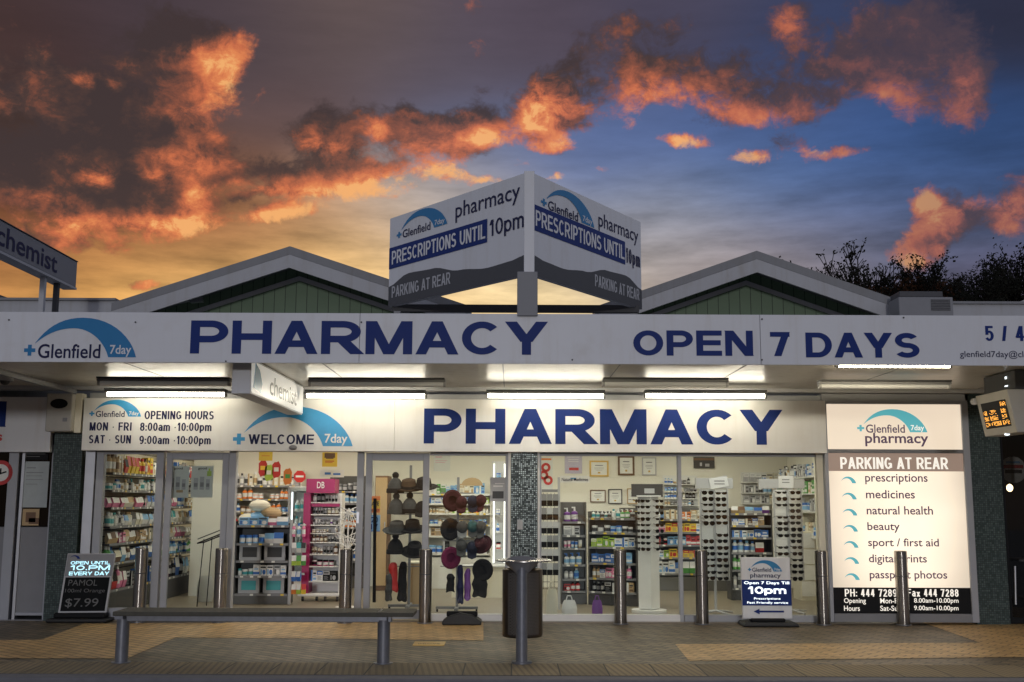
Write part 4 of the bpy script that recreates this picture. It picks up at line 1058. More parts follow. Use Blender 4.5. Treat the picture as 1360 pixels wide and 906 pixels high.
part('hand', MB().box(c.x - .01, c.x + .01, c.y - .010, c.y - .006, c.z - .02, c.z + .06, 'black').obox(c + Vector((-.03, -.010, -.03)), (.11, 0, .035), (-.004, 0, .018), (0, .004, 0), 'black'), CK)
def flat_poster(name, label, rect, Y, m, deco=(), text=(), group=None, cat='poster', frame=None):
    x0, x1, z0, z1 = rect
    t = thing(name, label, cat, ((x0 + x1) / 2, Y, z0), group)
    part('sheet', MB().box(x0, x1, Y - .006, Y, z0, z1, m), t)
    if frame:
        b = frame[1]
        part('border', MB().box(x0 - b, x0, Y - .02, Y, z0 - b, z1 + b, frame[0]).box(x1, x1 + b, Y - .02, Y, z0 - b, z1 + b, frame[0]).box(x0, x1, Y - .02, Y, z0 - b, z0, frame[0]).box(x0, x1, Y - .02, Y, z1, z1 + b, frame[0]), t)
    for i, (dn, dm, *q) in enumerate(deco):
        w, h = x1 - x0, z1 - z0
        mbd = MB()
        for a0, a1, b0, b1 in q: mbd.rect((x0 + a0 * w, x0 + a1 * w, z0 + b0 * h, z0 + b1 * h), Y - .008 - .001 * i, dm)
        part(dn, mbd, t)
    if text:
        w, h = x1 - x0, z1 - z0
        for s, tm, a0, a1, b0, b1, bo_ in text: TX(t).text(s, (x0 + a0 * w, x0 + a1 * w, z0 + b0 * h, z0 + b1 * h), Y - .012, tm, bo_)
    return t
flat_poster('window_poster', 'pale grey notice filling the upper window of the dim shop', R(29, 613, 64, 674, YG + .012), YG + .012, 'poster_pale', [('print', 'mid_grey', (.15, .5, .85, .87), (.15, .8, .75, .765), (.15, .75, .68, .69), (.15, .8, .6, .61), (.15, .6, .5, .51))])
flat_poster('header_notice', 'dark notice strip at the top of the dim shop window', R(29, 597, 64, 611, YG + .012), YG + .012, 'black', [('print', 'chalk', (.1, .9, .55, .6), (.1, .7, .3, .36))], cat='notice')
flat_poster('picture_notice', 'small brown picture in the window above the grey panel', R(30, 676, 52, 698, YG + .012), YG + .012, 'tan', [('print', 'brown', (.2, .8, .2, .8), (.4, 1, .1, .45))], cat='picture')
x0, x1, z0, z1 = R(67, 524, 101, 574, YG - .2)
EB = thing('meter_box', 'beige metal meter box with a dark oval window above the green mosaic', 'meter box', ((x0 + x1) / 2, YG - .2, z0))
part('casing', MB().box(x0, x1, YG - .35, YG - .105, z0, z1, 'box_beige'), EB, bevel=.015)
ov = MB(); cx_, cz_ = (x0 + x1) / 2, z1 - (z1 - z0) * .27
ov.slab([(cx_ + (.085 + .03 * (abs(math.cos(k * PI / 10)) > .3)) * math.cos(k * PI / 10) * 1.0, YG - .352, cz_ + .065 * math.sin(k * PI / 10)) for k in range(20)], (0, -.004, 0), 'black')
part('oval_window', ov, EB)
part('latch', MB().box(x1 - .11, x1 - .05, YG - .358, YG - .351, z0 + .13, z0 + .18, 'mid_grey'), EB)
x0, x1, z0, z1 = R(101.5, 523, 110, 575, YG - .2)
part('trim_strip', MB().box(x0, x1, YG - .25, YG - .103, z0, z1, 'cream'))
c = W(6, 517, 13.4)
DC = thing('dome_camera', 'small grey dome camera under the canopy above the neighbour sign', 'camera', c)
part('dome', MB().ball(Vector((c.x, c.y, ZS - .07)), .06, .06, .05, 'dark_grey'), DC)
part('bracket', MB().lathe([(.09, -.07), (.1, -.03), (.1, -.002)], (c.x, c.y, ZS), 20, 'light_grey'), DC)
# cafe on the other side
NC = thing('cafe', 'dark cafe front past the second green mosaic pillar', 'building', (px(1345), YG, 0))
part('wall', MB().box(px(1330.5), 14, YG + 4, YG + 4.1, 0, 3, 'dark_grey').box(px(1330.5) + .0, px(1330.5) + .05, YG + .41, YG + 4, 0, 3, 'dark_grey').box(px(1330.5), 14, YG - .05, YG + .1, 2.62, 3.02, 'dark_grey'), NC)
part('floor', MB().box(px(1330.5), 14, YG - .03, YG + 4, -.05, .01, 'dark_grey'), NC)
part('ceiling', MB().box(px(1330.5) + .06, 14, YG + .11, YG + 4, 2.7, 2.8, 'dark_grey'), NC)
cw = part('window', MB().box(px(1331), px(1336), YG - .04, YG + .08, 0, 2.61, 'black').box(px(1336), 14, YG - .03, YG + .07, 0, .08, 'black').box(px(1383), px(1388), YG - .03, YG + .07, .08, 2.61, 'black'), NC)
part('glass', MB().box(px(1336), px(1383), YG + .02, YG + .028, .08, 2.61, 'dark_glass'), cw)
part('door_handle', MB().cyl(W(1348, 752, YG - .09), W(1349, 803, YG - .09), .014, m='aluminium'), cw)
c = W(1341, 648, 16.2)
PL = thing('pendant_lamp', 'small warm bulb hanging on a cord in the dark cafe window', 'lamp', c)
part('cord', MB().cyl(c + Vector((0, 0, .06)), (c.x, c.y, 2.698), .006, n=6, m='black'), PL)
part('bulb', MB().ball(c, .045, .045, .055, 'bulb'), PL)
c = W(1346, 624, 15.6)
RS_ = thing('round_sign', 'round white sign with red and dark print behind the cafe glass', 'sign', c)
part('disc', MB().cyl(c + Vector((0, .02, 0)), c, .185, n=28, m='paper'), RS_)
part('print', MB().rect((c.x - .14, c.x + .14, c.z + .02, c.z + .07), c.y - .003, 'red').rect((c.x - .12, c.x + .12, c.z - .05, c.z + .0), c.y - .003, 'dark_grey').rect((c.x - .1, c.x + .1, c.z + .09, c.z + .12), c.y - .003, 'skyblue'), RS_)
# small table in the cafe
c = W(1352, 700, 16.8)
CT = thing('cafe_table', 'pale small table standing inside the dark cafe', 'table', (c.x, c.y, 0))
part('top', MB().box(c.x - .15, c.x + .4, c.y - .3, c.y + .3, .72, .75, 'light_grey'), CT)
part('leg', MB().cyl((c.x + .1, c.y, .012), (c.x + .1, c.y, .72), .03, m='dark_grey'), CT)

# bus departure display, hung under the canopy beside the panel
Yd0, Yd1 = 12.35, 13.2
xd = W(1303, 550, Yd1).x
BD = thing('departure_display', 'hanging bus departure display with orange lit rows', 'display', (xd, Yd1, 2.4))
zu1, zu0 = W(1305, 499, Yd1).z, W(1305, 526, Yd1).z
part('header_box', MB().box(xd + .04, xd + .26, Yd0, Yd1 - .03, zu0, min(zu1, ZS - .01), 'dark_grey'), BD, bevel=.008)
zd1, zd0 = zu0 - .003, W(1303, 580, Yd1).z
tl = .10
part('casing', MB().slab([(xd - .06, Yd0, zd1), (xd + .27, Yd0, zd1), (xd + .27, Yd0, zd0), (xd + .03, Yd0, zd0)], (0, Yd1 - Yd0, 0), 'box_beige'), BD, bevel=.01)
up = Vector((xd - .06 - xd - .03, 0, zd1 - zd0)).normalized(); rt = Vector((0, -1, 0)); nn = rt.cross(up)
o = Vector((xd + .03, Yd1, zd0)) + nn * .003
LW, LHt = Yd1 - Yd0, (zd1 - zd0)
part('screen', MB().rect((LW * .12, LW * .90, LHt * .17, LHt * .80), 0, 'black', (o, rt, up)), BD)
led = MB(); f2 = (o + nn * .003, rt, up)
rr_ = random.Random(3)
for row, spans in ((.66, ((.72, .86),)), (.50, ((.15, .26), (.33, .55), (.70, .82))), (.36, ((.15, .26), (.33, .57), (.70, .83))), (.22, ((.15, .26), (.33, .62), (.68, .86)))):
    for a_, b_ in spans:
        u_ = a_
        while u_ < b_:
            w_ = rr_.uniform(.02, .032)
            for k_ in range(5):
                if rr_.random() < .72: led.rect((LW * u_, LW * (u_ + w_), LHt * (row + k_ * .021), LHt * (row + k_ * .021 + .015)), 0, 'led_orange', f2)
            u_ += w_ + .010
part('led_rows', led, BD)
part('header_mark', MB().rect((LW * .74, LW * .80, LHt * 1.28, LHt * 1.34), 0, 'led_white', (o + Vector((.0, 0, 0)), rt, Vector((0, 0, 1)))).rect((LW * .72, LW * .82, LHt * 1.10, LHt * 1.13), 0, 'led_white', (o, rt, Vector((0, 0, 1)))), BD)
part('knob', MB().cyl((xd - .05, Yd1 + .0, zd1 - .06), (xd - .05, Yd1 + .08, zd1 - .06), .04, m='light_grey'), BD)
part('lamp', MB().ball(Vector((xd + .05, Yd0 + .3, zd0 - .005)), .03, .03, .015, 'led_white'), BD)

c = W(262, 399, 15.1)
FL = thing('flood_light', 'small grey flood light on a conduit along the first green gable', 'light', c)
part('lamp_head', MB().obox(c + Vector((-.09, -.05, -.04)), (.17, .02, .02), (0, .1, 0), (-.02, 0, .085), 'mid_grey'), FL, bevel=.008)
part('conduit', MB().pipe([W(190, 411, 15.3), W(240, 402, 15.3), W(262, 398, 15.2)], .012, 6, 'light_grey'), FL)
# rooftop plant and far roofs
x0, x1, z0, z1 = R(1180, 394, 1250, 420, 14.6)
AC = thing('rooftop_condenser', 'grey air conditioning unit on the roof beside the second gable', 'air conditioner', ((x0 + x1) / 2, 14.3, z0))
part('casing', MB().box(x0, x1, 14.2, 14.6, z0 - .1, z1 - .08, 'mid_grey').box(x0 + .02, x1 - .12, 14.22, 14.58, z1 - .078, z1, 'panel_grey'), AC, bevel=.01)
gr = MB()
for k in range(7): gr.box(x0 + .42, x1 - .04, 14.19, 14.198, z0 + .01 + k * .022, z0 + .022 + k * .022, 'panel_grey')
part('grille', gr, AC)
def simple_house(name, label, pts, Y, D, m):
    t = thing(name, label, 'building', (0, Y, 0))
    part('wall', MB().slab([W(x, y, Y) for x, y in pts], (0, D, 0), m), t)
    return t
t = thing('neighbour_roof_building', 'dark sloping roof of the building next door, behind the chemist sign', 'building', (-7, 15.2, 0))
p = [W(-140, 340, 15.2), W(58, 413, 15.2)]
part('roof', MB().slab([p[0], p[1], p[1] + Vector((0, 0, -.25)), p[0] + Vector((0, 0, -.25))], (0, 7, 0), 'dark_grey'), t)
part('wall', MB().slab([p[0] + Vector((0, 0, -.253)), p[1] + Vector((-.1, 0, -.253)), Vector((p[1].x - .1, 15.2, 3.2)), Vector((p[0].x, 15.2, 3.2))], (0, 6.8, 0), 'panel_grey'), t)
t = thing('far_roof_building', 'dark low roof at the edge past the rooftop air conditioner', 'building', (7, 15.2, 0))
p = [W(1330, 410, 15.3), W(1480, 352, 15.3)]
part('roof', MB().slab([p[0], p[1], p[1] + Vector((0, 0, -.1)), p[0] + Vector((0, 0, -.1))], (0, 6, 0), 'barge'), t)
part('wall', MB().slab([p[0] + Vector((.1, .1, -.103)), p[1] + Vector((0, .1, -.103)), Vector((p[1].x, 15.4, 3.2)), Vector((p[0].x + .1, 15.4, 3.2))], (0, 5, 0), 'dark_grey'), t)

# ================================================================== TREES
def tree(name, label, px_, top, Y, spread, leafm, dense, seed, group='trees beyond the roof'):
    rnd = random.Random(seed)
    b = W(px_, top, Y); H = b.z; x = b.x
    t = thing(name, label, 'tree', (x, Y, 0), group)
    tr = MB(); tips = []
    def grow(p, d, L, r, lv):
        q = p + d * L
        tr.cyl(p, q, max(r, .020), max(r * .7, .016), 4 if lv > 2 else 8, 'tree_bark', False)
        if lv >= 5: tips.append(q); return
        for k in range(rnd.choice((2, 3, 3)) if lv else 4):
            nd = (d + Vector((rnd.uniform(-1, 1), rnd.uniform(-1, 1), rnd.uniform(-.15, .75))) * (.62 + .05 * lv)).normalized()
            nd.x *= spread; nd = nd.normalized()
            grow(q, nd, L * rnd.uniform(.62, .82), r * .62, lv + 1)
            if lv >= 2: tips.append(q + nd * L * .3)
    grow(Vector((x, Y, -.05)), Vector((rnd.uniform(-.05, .05), 0, 1)).normalized(), H * .36, H * .022, 0)
    mz = max(q.z for q in tips); s = (H - (.35 if dense < 12 else .6)) / mz
    tr.v = [(x + (vx - x) * s, Y + (vy - Y) * s, vz * s) for vx, vy, vz in tr.v]
    tips = [Vector((x + (q.x - x) * s, Y + (q.y - Y) * s, q.z * s)) for q in tips]
    part('trunk', tr, t)
    lf = MB(); vs = []; fs = []; lsp = .07 if dense < 12 else .15
    for q in tips:
        for k in range(int(dense * 1.0)):
            c = q + Vector((rnd.gauss(0, lsp), rnd.gauss(0, lsp), rnd.gauss(0, lsp * .8)))
            a = Vector((rnd.uniform(-1, 1), rnd.uniform(-1, 1), rnd.uniform(-1, 1))).normalized() * rnd.uniform(.03, .08)
            e = a.orthogonal().normalized() * rnd.uniform(.035, .08)
            n = len(vs); vs += [c - a, c + e, c + a, c - e]; fs.append((n, n + 1, n + 2, n + 3))
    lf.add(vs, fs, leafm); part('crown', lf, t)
for i, (px_, top, Y, sp_, lm, dn, lab) in enumerate((
    (1088, 327, 44, .9, 'leaf_dark', 5, 'small bare topped tree rising just behind the gable slope'),
    (1110, 322, 46, 1, 'leaf_dark', 4, 'airy half bare tree, the taller one by the gable slope'),
    (1142, 351, 43, 1, 'leaf_brown', 16, 'rust tinted leafy tree beside the half bare ones'),
    (1172, 347, 45, 1.2, 'leaf_dark', 22, 'broad dark tree above the rooftop air conditioner'),
    (1212, 362, 44, 1.2, 'leaf_dark', 24, 'low dense dark tree in the dip of the treetops'),
    (1245, 356, 46, 1.1, 'leaf_dark', 24, 'dark tree joining the dip to the tallest crown'),
    (1285, 326, 48, 1.0, 'leaf_dark', 17, 'tallest dark tree with a wide ragged crown'),
    (1312, 332, 46, .9, 'leaf_dark', 9, 'ragged dark tree with twiggy top leaning away from the tallest one'),
    (1345, 374, 44, 1.2, 'leaf_dark', 24, 'low dark tree under the cloud at the picture edge'),
    (1378, 310, 45, .8, 'leaf_dark', 16, 'dark tree cut off by the picture edge'))):
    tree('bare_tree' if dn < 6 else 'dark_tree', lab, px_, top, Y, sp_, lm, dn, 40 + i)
# ================================================================== SHOP INTERIOR
rnd = random.Random(11)
ORD = ('top', 'second', 'third', 'fourth', 'fifth', 'sixth', 'seventh', 'eighth', 'ninth', 'tenth', 'eleventh', 'twelfth', 'thirteenth', 'fourteenth', 'fifteenth', 'sixteenth')
PAL = {'white': ('white', 'blue', 'skyblue'), 'cream': ('cream', 'tan', 'white'), 'orange': ('orange', 'white', 'white'), 'red': ('red', 'white', 'black'),
       'blue': ('blue', 'white', 'white'), 'sky blue': ('skyblue', 'white', 'blue'), 'green': ('green', 'white', 'white'), 'lime': ('lime', 'white', 'green'),
       'yellow': ('yellow', 'red', 'red'), 'black': ('black', 'light_grey', 'mid_grey'), 'pink': ('pink', 'white', 'white'), 'purple': ('purple', 'white', 'white'),
       'teal': ('teal', 'white', 'white'), 'grey': ('light_grey', 'white', 'dark_grey'), 'brown': ('brown', 'cream', 'white'), 'tan': ('tan', 'white', 'brown'),
       'clear': ('poster_white', 'teal', 'white'), 'magenta': ('magenta', 'white', 'black')}
_pm = {}
def prod_mesh(kind, pal):
    var = rnd.randrange(4) if kind == 'carton' else rnd.randrange(2)
    if (kind, pal, var) in _pm: return _pm[(kind, pal, var)]
    a, b, c = PAL[pal]; m = MB()
    if var % 2 and kind != 'carton': b, c = c, b
    if kind == 'carton':
        m.box(-.5, .5, -.5, .5, 0, 1, a)
        if var == 0: m.rect((-.5, .5, .12, .34), -.512, b).rect((-.34, .30, .55, .66), -.512, c).rect((-.34, .1, .74, .80), -.512, 'mid_grey')
        elif var == 1:
            m.rect((-.5, .5, .62, 1), -.512, b).rect((-.36, .36, .74, .86), -.524, a)
            for k in range(4): m.rect((-.36, .30 - .12 * (k % 2), .14 + k * .10, .18 + k * .10), -.512, 'mid_grey')
        elif var == 2:
            m.poly([(.14 + .26 * math.cos(k * PI / 5), -.512, .34 + .24 * math.sin(k * PI / 5)) for k in range(10)], b).rect((-.42, .42, .72, .86), -.512, 'dark_grey').rect((-.42, -.18, .12, .6), -.512, c)
        else: m.rect((-.5, -.2, 0, 1), -.512, b).rect((-.1, .42, .62, .78), -.512, 'dark_grey').rect((-.1, .3, .46, .54), -.512, c).rect((-.1, .42, .1, .3), -.512, c)
    elif kind == 'bottle':
        m.lathe([(.46, 0), (.5, .04), (.5, .2), (.5, .55), (.5, .68), (.22, .80), (.22, .84)], n=10, m=[a, a, b, a, a, a]).lathe([(.27, .82), (.27, 1), (.001, 1)], n=10, m=c)
    elif kind == 'jar':
        m.lathe([(.46, 0), (.5, .05), (.5, .18), (.5, .62), (.46, .72)], n=12, m=[a, a, b, a]).lathe([(.5, .72), (.5, .98), (.46, 1), (.001, 1)], n=12, m=c)
    elif kind == 'tube':
        m.lathe([(.36, 0), (.38, .16), (.42, .17)], n=10, m=c)
        m.lathe([(.42, .17), (.46, .5), (.48, .95), (.48, 1.0), (.001, 1.0)], n=10, m=[a, b, a, a], sy=.7)
    elif kind == 'pump_bottle':
        m.lathe([(.46, 0), (.5, .04), (.5, .15), (.5, .45), (.48, .6), (.15, .68), (.12, .86)], n=10, m=[a, a, b, a, a, c]).box(-.4, .12, -.1, .1, .86, .95, c)
    elif kind == 'packet':
        v = [(-.5, -.12, 0), (.5, -.12, 0), (.5, .12, 0), (-.5, .12, 0), (-.5, -.5, .45), (.5, -.5, .45), (.5, .5, .45), (-.5, .5, .45), (-.5, -.08, 1), (.5, -.08, 1), (.5, .08, 1), (-.5, .08, 1)]
        m.add(v, [(0, 1, 5, 4), (1, 2, 6, 5), (2, 3, 7, 6), (3, 0, 4, 7), (5, 6, 10, 9), (6, 7, 11, 10), (7, 4, 8, 11)], a)
        m.add([v[4], v[5], v[9], v[8]], [(0, 1, 2, 3)], b).add(v[8:], [(0, 1, 2, 3)], c)
    o = m.build(kind, local=True); me = o.data; bpy.data.objects.remove(o)
    _pm[(kind, pal, var)] = me
    return me
KW = {'carton': (.10, .07, .9), 'bottle': (.075, .075, 1), 'jar': (.085, .085, .62), 'tube': (.06, .05, .85), 'pump_bottle': (.08, .08, 1), 'packet': (.12, .05, .9)}
BANDS = {'carton': 'carton', 'bottle': 'bottle', 'jar': 'lidded jar', 'tube': 'squeeze tube', 'pump_bottle': 'pump bottle', 'packet': 'soft packet'}
def put(kind, pal, loc, size, rz, where, group):
    o = bpy.data.objects.new(kind, prod_mesh(kind, pal)); COL.objects.link(o)
    o.location = loc; o.scale = size; o.rotation_euler = (0, 0, rz)
    return tag(o, f'{pal} {BANDS[kind]} on {where}', kind.replace('_', ' '), group)
def stock(org, rz, L, depth, h, kinds, pals, where, group, big=1.0, gap=.005, fill=.97, runs=True):
    a = Vector((math.cos(rz), math.sin(rz), 0)); f = Vector((math.sin(rz), -math.cos(rz), 0))
    u = .015; kind = rnd.choice(kinds); pal = rnd.choice(pals); left = rnd.randint(1, 4)
    hs = rnd.uniform(.72, 1.0); wd = rnd.uniform(.85, 1.3)
    while True:
        if left <= 0 or not runs:
            kind = rnd.choice(kinds); pal = rnd.choice(pals); left = rnd.randint(1, 3); hs = rnd.uniform(.72, 1.0); wd = rnd.uniform(.85, 1.3)
            if rnd.random() > fill: u += rnd.uniform(.05, .15)
        w, d, kh = KW[kind]; w *= big * wd * .88; d *= big
        hh = min(h * hs * kh * rnd.uniform(.88, 1.0), .34)
        if kind in ('bottle', 'jar', 'tube', 'pump_bottle'): w = d = min(w, hh * (.9 if kind == 'jar' else .5))
        if u + w > L: break
        p = Vector(org) + a * (u + w / 2) + f * (depth * .5 - d / 2 - .03 + rnd.uniform(-.02, .015))
        put(kind, pal, (p.x, p.y, p.z + .0015), (w, d, hh), rz + rnd.uniform(-.08, .08), where, group)
        u += w + gap * rnd.uniform(.4, 1.8); left -= 1
def shelving(name, label, cat, p0, rz, L, depth, levels, top, m_board='shelf_board', m_back='shelf_grey', m_side=None, base=.15, back=True, sides=True, spec=None, where='', group='', lip=True):
    """p0: near corner of the back line on the floor; levels: z of shelves from top to bottom; spec: one (kinds, palettes, size) per level"""
    t = thing(name, label, cat, (p0[0], p0[1], .012), None, rz)
    if back: MB().box(0, L, -.02, 0, base, top, m_back).build('back_panel', t, True)
    if base: MB().box(0, L, -depth, -.021, 0, base, m_board).build('plinth', t, True, bevel=.004)
    if sides:
        for x in (0, L - .02): MB().box(x, x + .02, -depth * .98, -.021, base + .001, top, m_side or m_back).build('side_panel', t, True)
    for z in levels:
        s = MB().box(.022, L - .022, -depth, -.022, z - .02, z, m_board)
        o = s.build('shelf', t, True)
        if lip:
            tk = MB()
            for q in range(int(L / .16)):
                if rnd.random() < .7: u_ = .04 + q * .16 + rnd.uniform(0, .06); tk.rect((u_, min(u_ + .05, L - .03), z - .026, z + .002), -depth - .0105, rnd.choice(['paper', 'paper', 'yellow']))
            if tk.v: tk.build('price_ticket', o, True)
        if lip: MB().box(.022, L - .022, -depth - .008, -depth - .001, z - .03, z + .004, 'shelf_white' if m_board == 'shelf_white' else 'mid_grey').build('price_rail', o, True)
    a = Vector((math.cos(rz), math.sin(rz), 0)); f = Vector((math.sin(rz), -math.cos(rz), 0))
    for i, z in enumerate(levels):
        if not spec: break
        kinds, pals, big = spec[i % len(spec)]
        h = ((levels[i - 1] - .03) if i else max(top, levels[0] + .16)) - z
        o = Vector((p0[0], p0[1], .012 + z)) + a * .03 + f * (depth / 2)
        if kinds: stock(o, rz, L - .06, depth, h, kinds, pals, f'the {ORD[i]} shelf of {where}', group, big)
    return t
def zpx(ys, Y, x=680): return [W(x, y, Y).z - .012 for y in ys]
def xpx(x, Y): return W(x, 700, Y).x

# ---- slatted product wall (along the side wall)
MIX = ['white', 'cream', 'grey', 'pink', 'red', 'blue', 'clear', 'black', 'teal']
z_ = zpx((628, 651, 674, 699, 722, 748), 15.4, 150)
shelving('product_wall', 'long slatted wall of shelves packed with toiletries behind the first window', 'shelving', (XL + .01, 15.15, 0), PI / 2, 4.1, .36, z_ + [.33], z_[0] + .3, base=.30, back=False, sides=False, m_board='shelf_dark',
         spec=[(['bottle', 'carton', 'packet'], ['blue', 'red', 'yellow', 'cream', 'tan'], 1.3), (['bottle', 'jar', 'pump_bottle'], ['white', 'clear', 'cream', 'black'], 1.2), (['packet', 'jar', 'tube'], ['cream', 'pink', 'white', 'black'], 1.3),
               (['bottle', 'packet'], ['clear', 'white', 'cream', 'grey'], 1.2), (['packet', 'carton'], ['red', 'pink', 'tan', 'cream'], 1.3), (['bottle', 'packet'], ['green', 'brown', 'blue', 'sky blue'], 1.3), (['packet', 'carton', 'bottle'], ['pink', 'white', 'blue', 'red', 'black'], 1.3)],
         where='the slatted product wall', group='toiletries on the slatted product wall')
# posters behind the sliding door glass
for x0, lab in ((222, 'white advertising poster with grey bottles, nearer the product wall'), (254, 'white advertising poster with a small green plant, nearer the cream column')):
    deco = [('bottle_print', 'light_grey', (.12, .32, .25, .62), (.40, .6, .25, .66), (.68, .86, .25, .58)), ('label_print', 'mid_grey', (.14, .30, .34, .46), (.42, .58, .34, .48), (.70, .84, .34, .45))]
    deco += [('fruit_print', 'tan', (.45, .75, .16, .24))] if x0 == 222 else [('plant_print', 'lime', (.72, .92, .68, .84), (.78, .86, .84, .92))]
    flat_poster('advertising_poster', lab, R(x0, 619, x0 + 29, 661, YG + .14), YG + .14, 'poster_white', deco, [('good', 'black', .3, .7, .87, .96, .012)], 'posters inside the sliding door')
# black wire stand
c0, c1 = W(262, 795, 16.6), W(285, 795, 16.6)
WS = thing('wire_stand', 'thin black wire stand with an angled top, by the cream column', 'stand', ((c0.x + c1.x) / 2, 16.6, .012))
zt1 = W(270, 716, 16.6).z
part('leg', MB().pipe([(c0.x, 16.6, .013), (c0.x + .06, 16.6, zt1)], .008, 6, 'black'), WS)
part('leg', MB().pipe([(c0.x + .1, 16.75, .013), (c0.x + .14, 16.75, zt1 + .02)], .008, 6, 'black'), WS)
part('tray', MB().pipe([(c0.x - .02, 16.55, zt1 - .06), (c1.x + .1, 16.55, zt1 + .09), (c1.x + .1, 16.9, zt1 + .09), (c0.x - .02, 16.9, zt1 - .06), (c0.x - .02, 16.55, zt1 - .06)], .010, 6, 'black')
     .pipe([(c0.x - .02, 16.55, zt1), (c1.x + .1, 16.55, zt1 + .15)], .007, 6, 'black'), WS)
def bag(name, label, rect, Y, m, cat='bag', handles=True):
    x0, x1, z0, z1 = rect; z0 = .014; w, h = x1 - x0, z1 - z0; d = w * .5
    t = thing(name, label, cat, ((x0 + x1) / 2, Y, z0))
    g = MB(); pr = [(0, .9), (.15, 1.02), (.5, 1.05), (.8, .92), (1, .7)]
    n = 12
    for (a, s), (b, s2) in zip(pr, pr[1:]):
        vs = [((x0 + x1) / 2 + w / 2 * q * math.cos(2 * PI * k / n) * (1 + .06 * math.sin(3 * k)), Y + d / 2 * q * math.sin(2 * PI * k / n), z0 + hh * h) for hh, q in ((a, s), (b, s2)) for k in range(n)]
        g.add(vs, [(k, (k + 1) % n, n + (k + 1) % n, n + k) for k in range(n)], m, True)
    part('sack', g, t)
    if handles: part('loop', MB().pipe([((x0 + x1) / 2 - w * .2, Y, z1), ((x0 + x1) / 2 - w * .12, Y, z1 + h * .25), ((x0 + x1) / 2 + w * .12, Y, z1 + h * .25), ((x0 + x1) / 2 + w * .2, Y, z1)], .008, 5, m), t)
    return t
bag('cloth_sack', 'pale patterned cloth sack slumped at the foot of the cream column', R(262, 765, 284, 788, 17.4), 17.4, 'poster_white', handles=False)
bag('cream_bag', 'tall cream bag on the shop floor beside the grey mesh rack', R(725, 782, 741, 815, 15.3), 15.3, 'cream')
bag('plastic_bag', 'white plastic bag with dark print on the floor before the dark gondola', R(746, 797, 766, 816, 15.3), 15.3, 'white')
bag('gift_bag', 'small purple gift bag on the floor before the dark gondola', R(786, 797, 800, 816, 15.3), 15.3, 'purple')

# ---- doorway: low grey gondola
Y = 17.0
xa_, xb_ = xpx(313, Y), xpx(386, Y)
z_ = zpx((698, 722, 745, 765, 789), Y, 350)
GD = 'the low grey gondola in the doorway'
shelving('low_gondola', 'low grey gondola facing the open doorway, pillow packs on top', 'gondola', (xa_, Y + .38, 0), 0, xb_ - xa_, .38, z_, z_[0] + .03, base=.14, m_board='shelf_grey', m_back='shelf_dark',
         spec=[(['packet', 'carton'], ['blue', 'pink', 'sky blue', 'white'], 1.25), (['carton', 'packet', 'jar'], ['sky blue', 'white', 'blue', 'grey'], 1.2), ([], [], 1), (['carton', 'jar'], ['white', 'clear', 'grey'], .9), ([], [], 1)],
         where=GD, group='goods on the low gondola')
fi = 0
for lvl, n, lab in ((2, 2, 'third'), (4, 2, 'lowest')):
    for k in range(n):
        w = (xb_ - xa_ - .2) / 2; x0 = xa_ + .05 + k * (w + .06); z0 = z_[lvl] + .0135; h = .25 if lvl == 2 else .24
        t = thing('picture_box', f'silver framed gift box on the {lab} shelf of the low gondola, {"nearest the door frame" if k == 0 else "nearest the end post"}', 'gift box', (x0 + w / 2, Y + .1, z0), 'silver framed boxes on the low gondola')
        part('box', MB().box(x0, x0 + w, Y + .09, Y + .18, z0, z0 + h, 'light_grey'), t)
        part('window_print', MB().box(x0 + .05, x0 + w - .05, Y + .083, Y + .089, z0 + .05, z0 + h - .05, 'dark_grey' if lvl == 2 else 'teal'), t)
for k, (x, y, m, lab) in enumerate(((330, 690, 'cream', 'yellowish pillow pack on the low gondola, the bottom one of the heap'), (345, 672, 'cream', 'cream pillow pack on top of the heap above the low gondola'), (343, 688, 'skyblue', 'pale blue pillow pack in the middle of the low gondola top'), (360, 682, 'tan', 'tan pillow pack near the end post of the low gondola'))):
    c = W(x, y, Y + .25)
    tag(MB().ball(c, .17, .12, .095, m, 14, 8).build('pillow_pack'), lab, 'pillow', 'pillow packs on the low gondola')
ep = W(387.5, 690, Y)
part_t = thing('end_rack', 'end rack of hanging packs on a grey post at the gondola end', 'rack', (ep.x, Y, .012))
part('post', MB().box(ep.x - .02, ep.x + .02, Y - .02, Y + .02, .013, ep.z, 'light_grey'), part_t)
part('bar', MB().box(ep.x + .021, ep.x + .22, Y + .005, Y + .012, ep.z - .1, ep.z - .07, 'light_grey').box(ep.x + .021, ep.x + .22, Y + .005, Y + .012, .45, .48, 'light_grey'), part_t)
for i, (yy, pals, big) in enumerate(((704, ['pink', 'white', 'pink'], 1.5), (725, ['grey', 'clear', 'grey'], 1.4), (742, ['lime', 'lime', 'green'], 1.6), (763, ['blue', 'blue'], 1.8), (780, ['orange', 'lime', 'yellow'], 1.3))):
    for k, pl_ in enumerate(pals):
        c = W(391 + k * 6.5, yy, Y)
        put('packet' if i else 'bottle', pl_, (c.x, Y - .04, max(c.z - .1, .015)), (.068 if i else .06, .05, .15 if i else .2), rnd.uniform(-.4, .4), f'the end rack, {("topmost", "second", "third", "fourth", "lowest")[i]} tier', 'packs on the end rack')
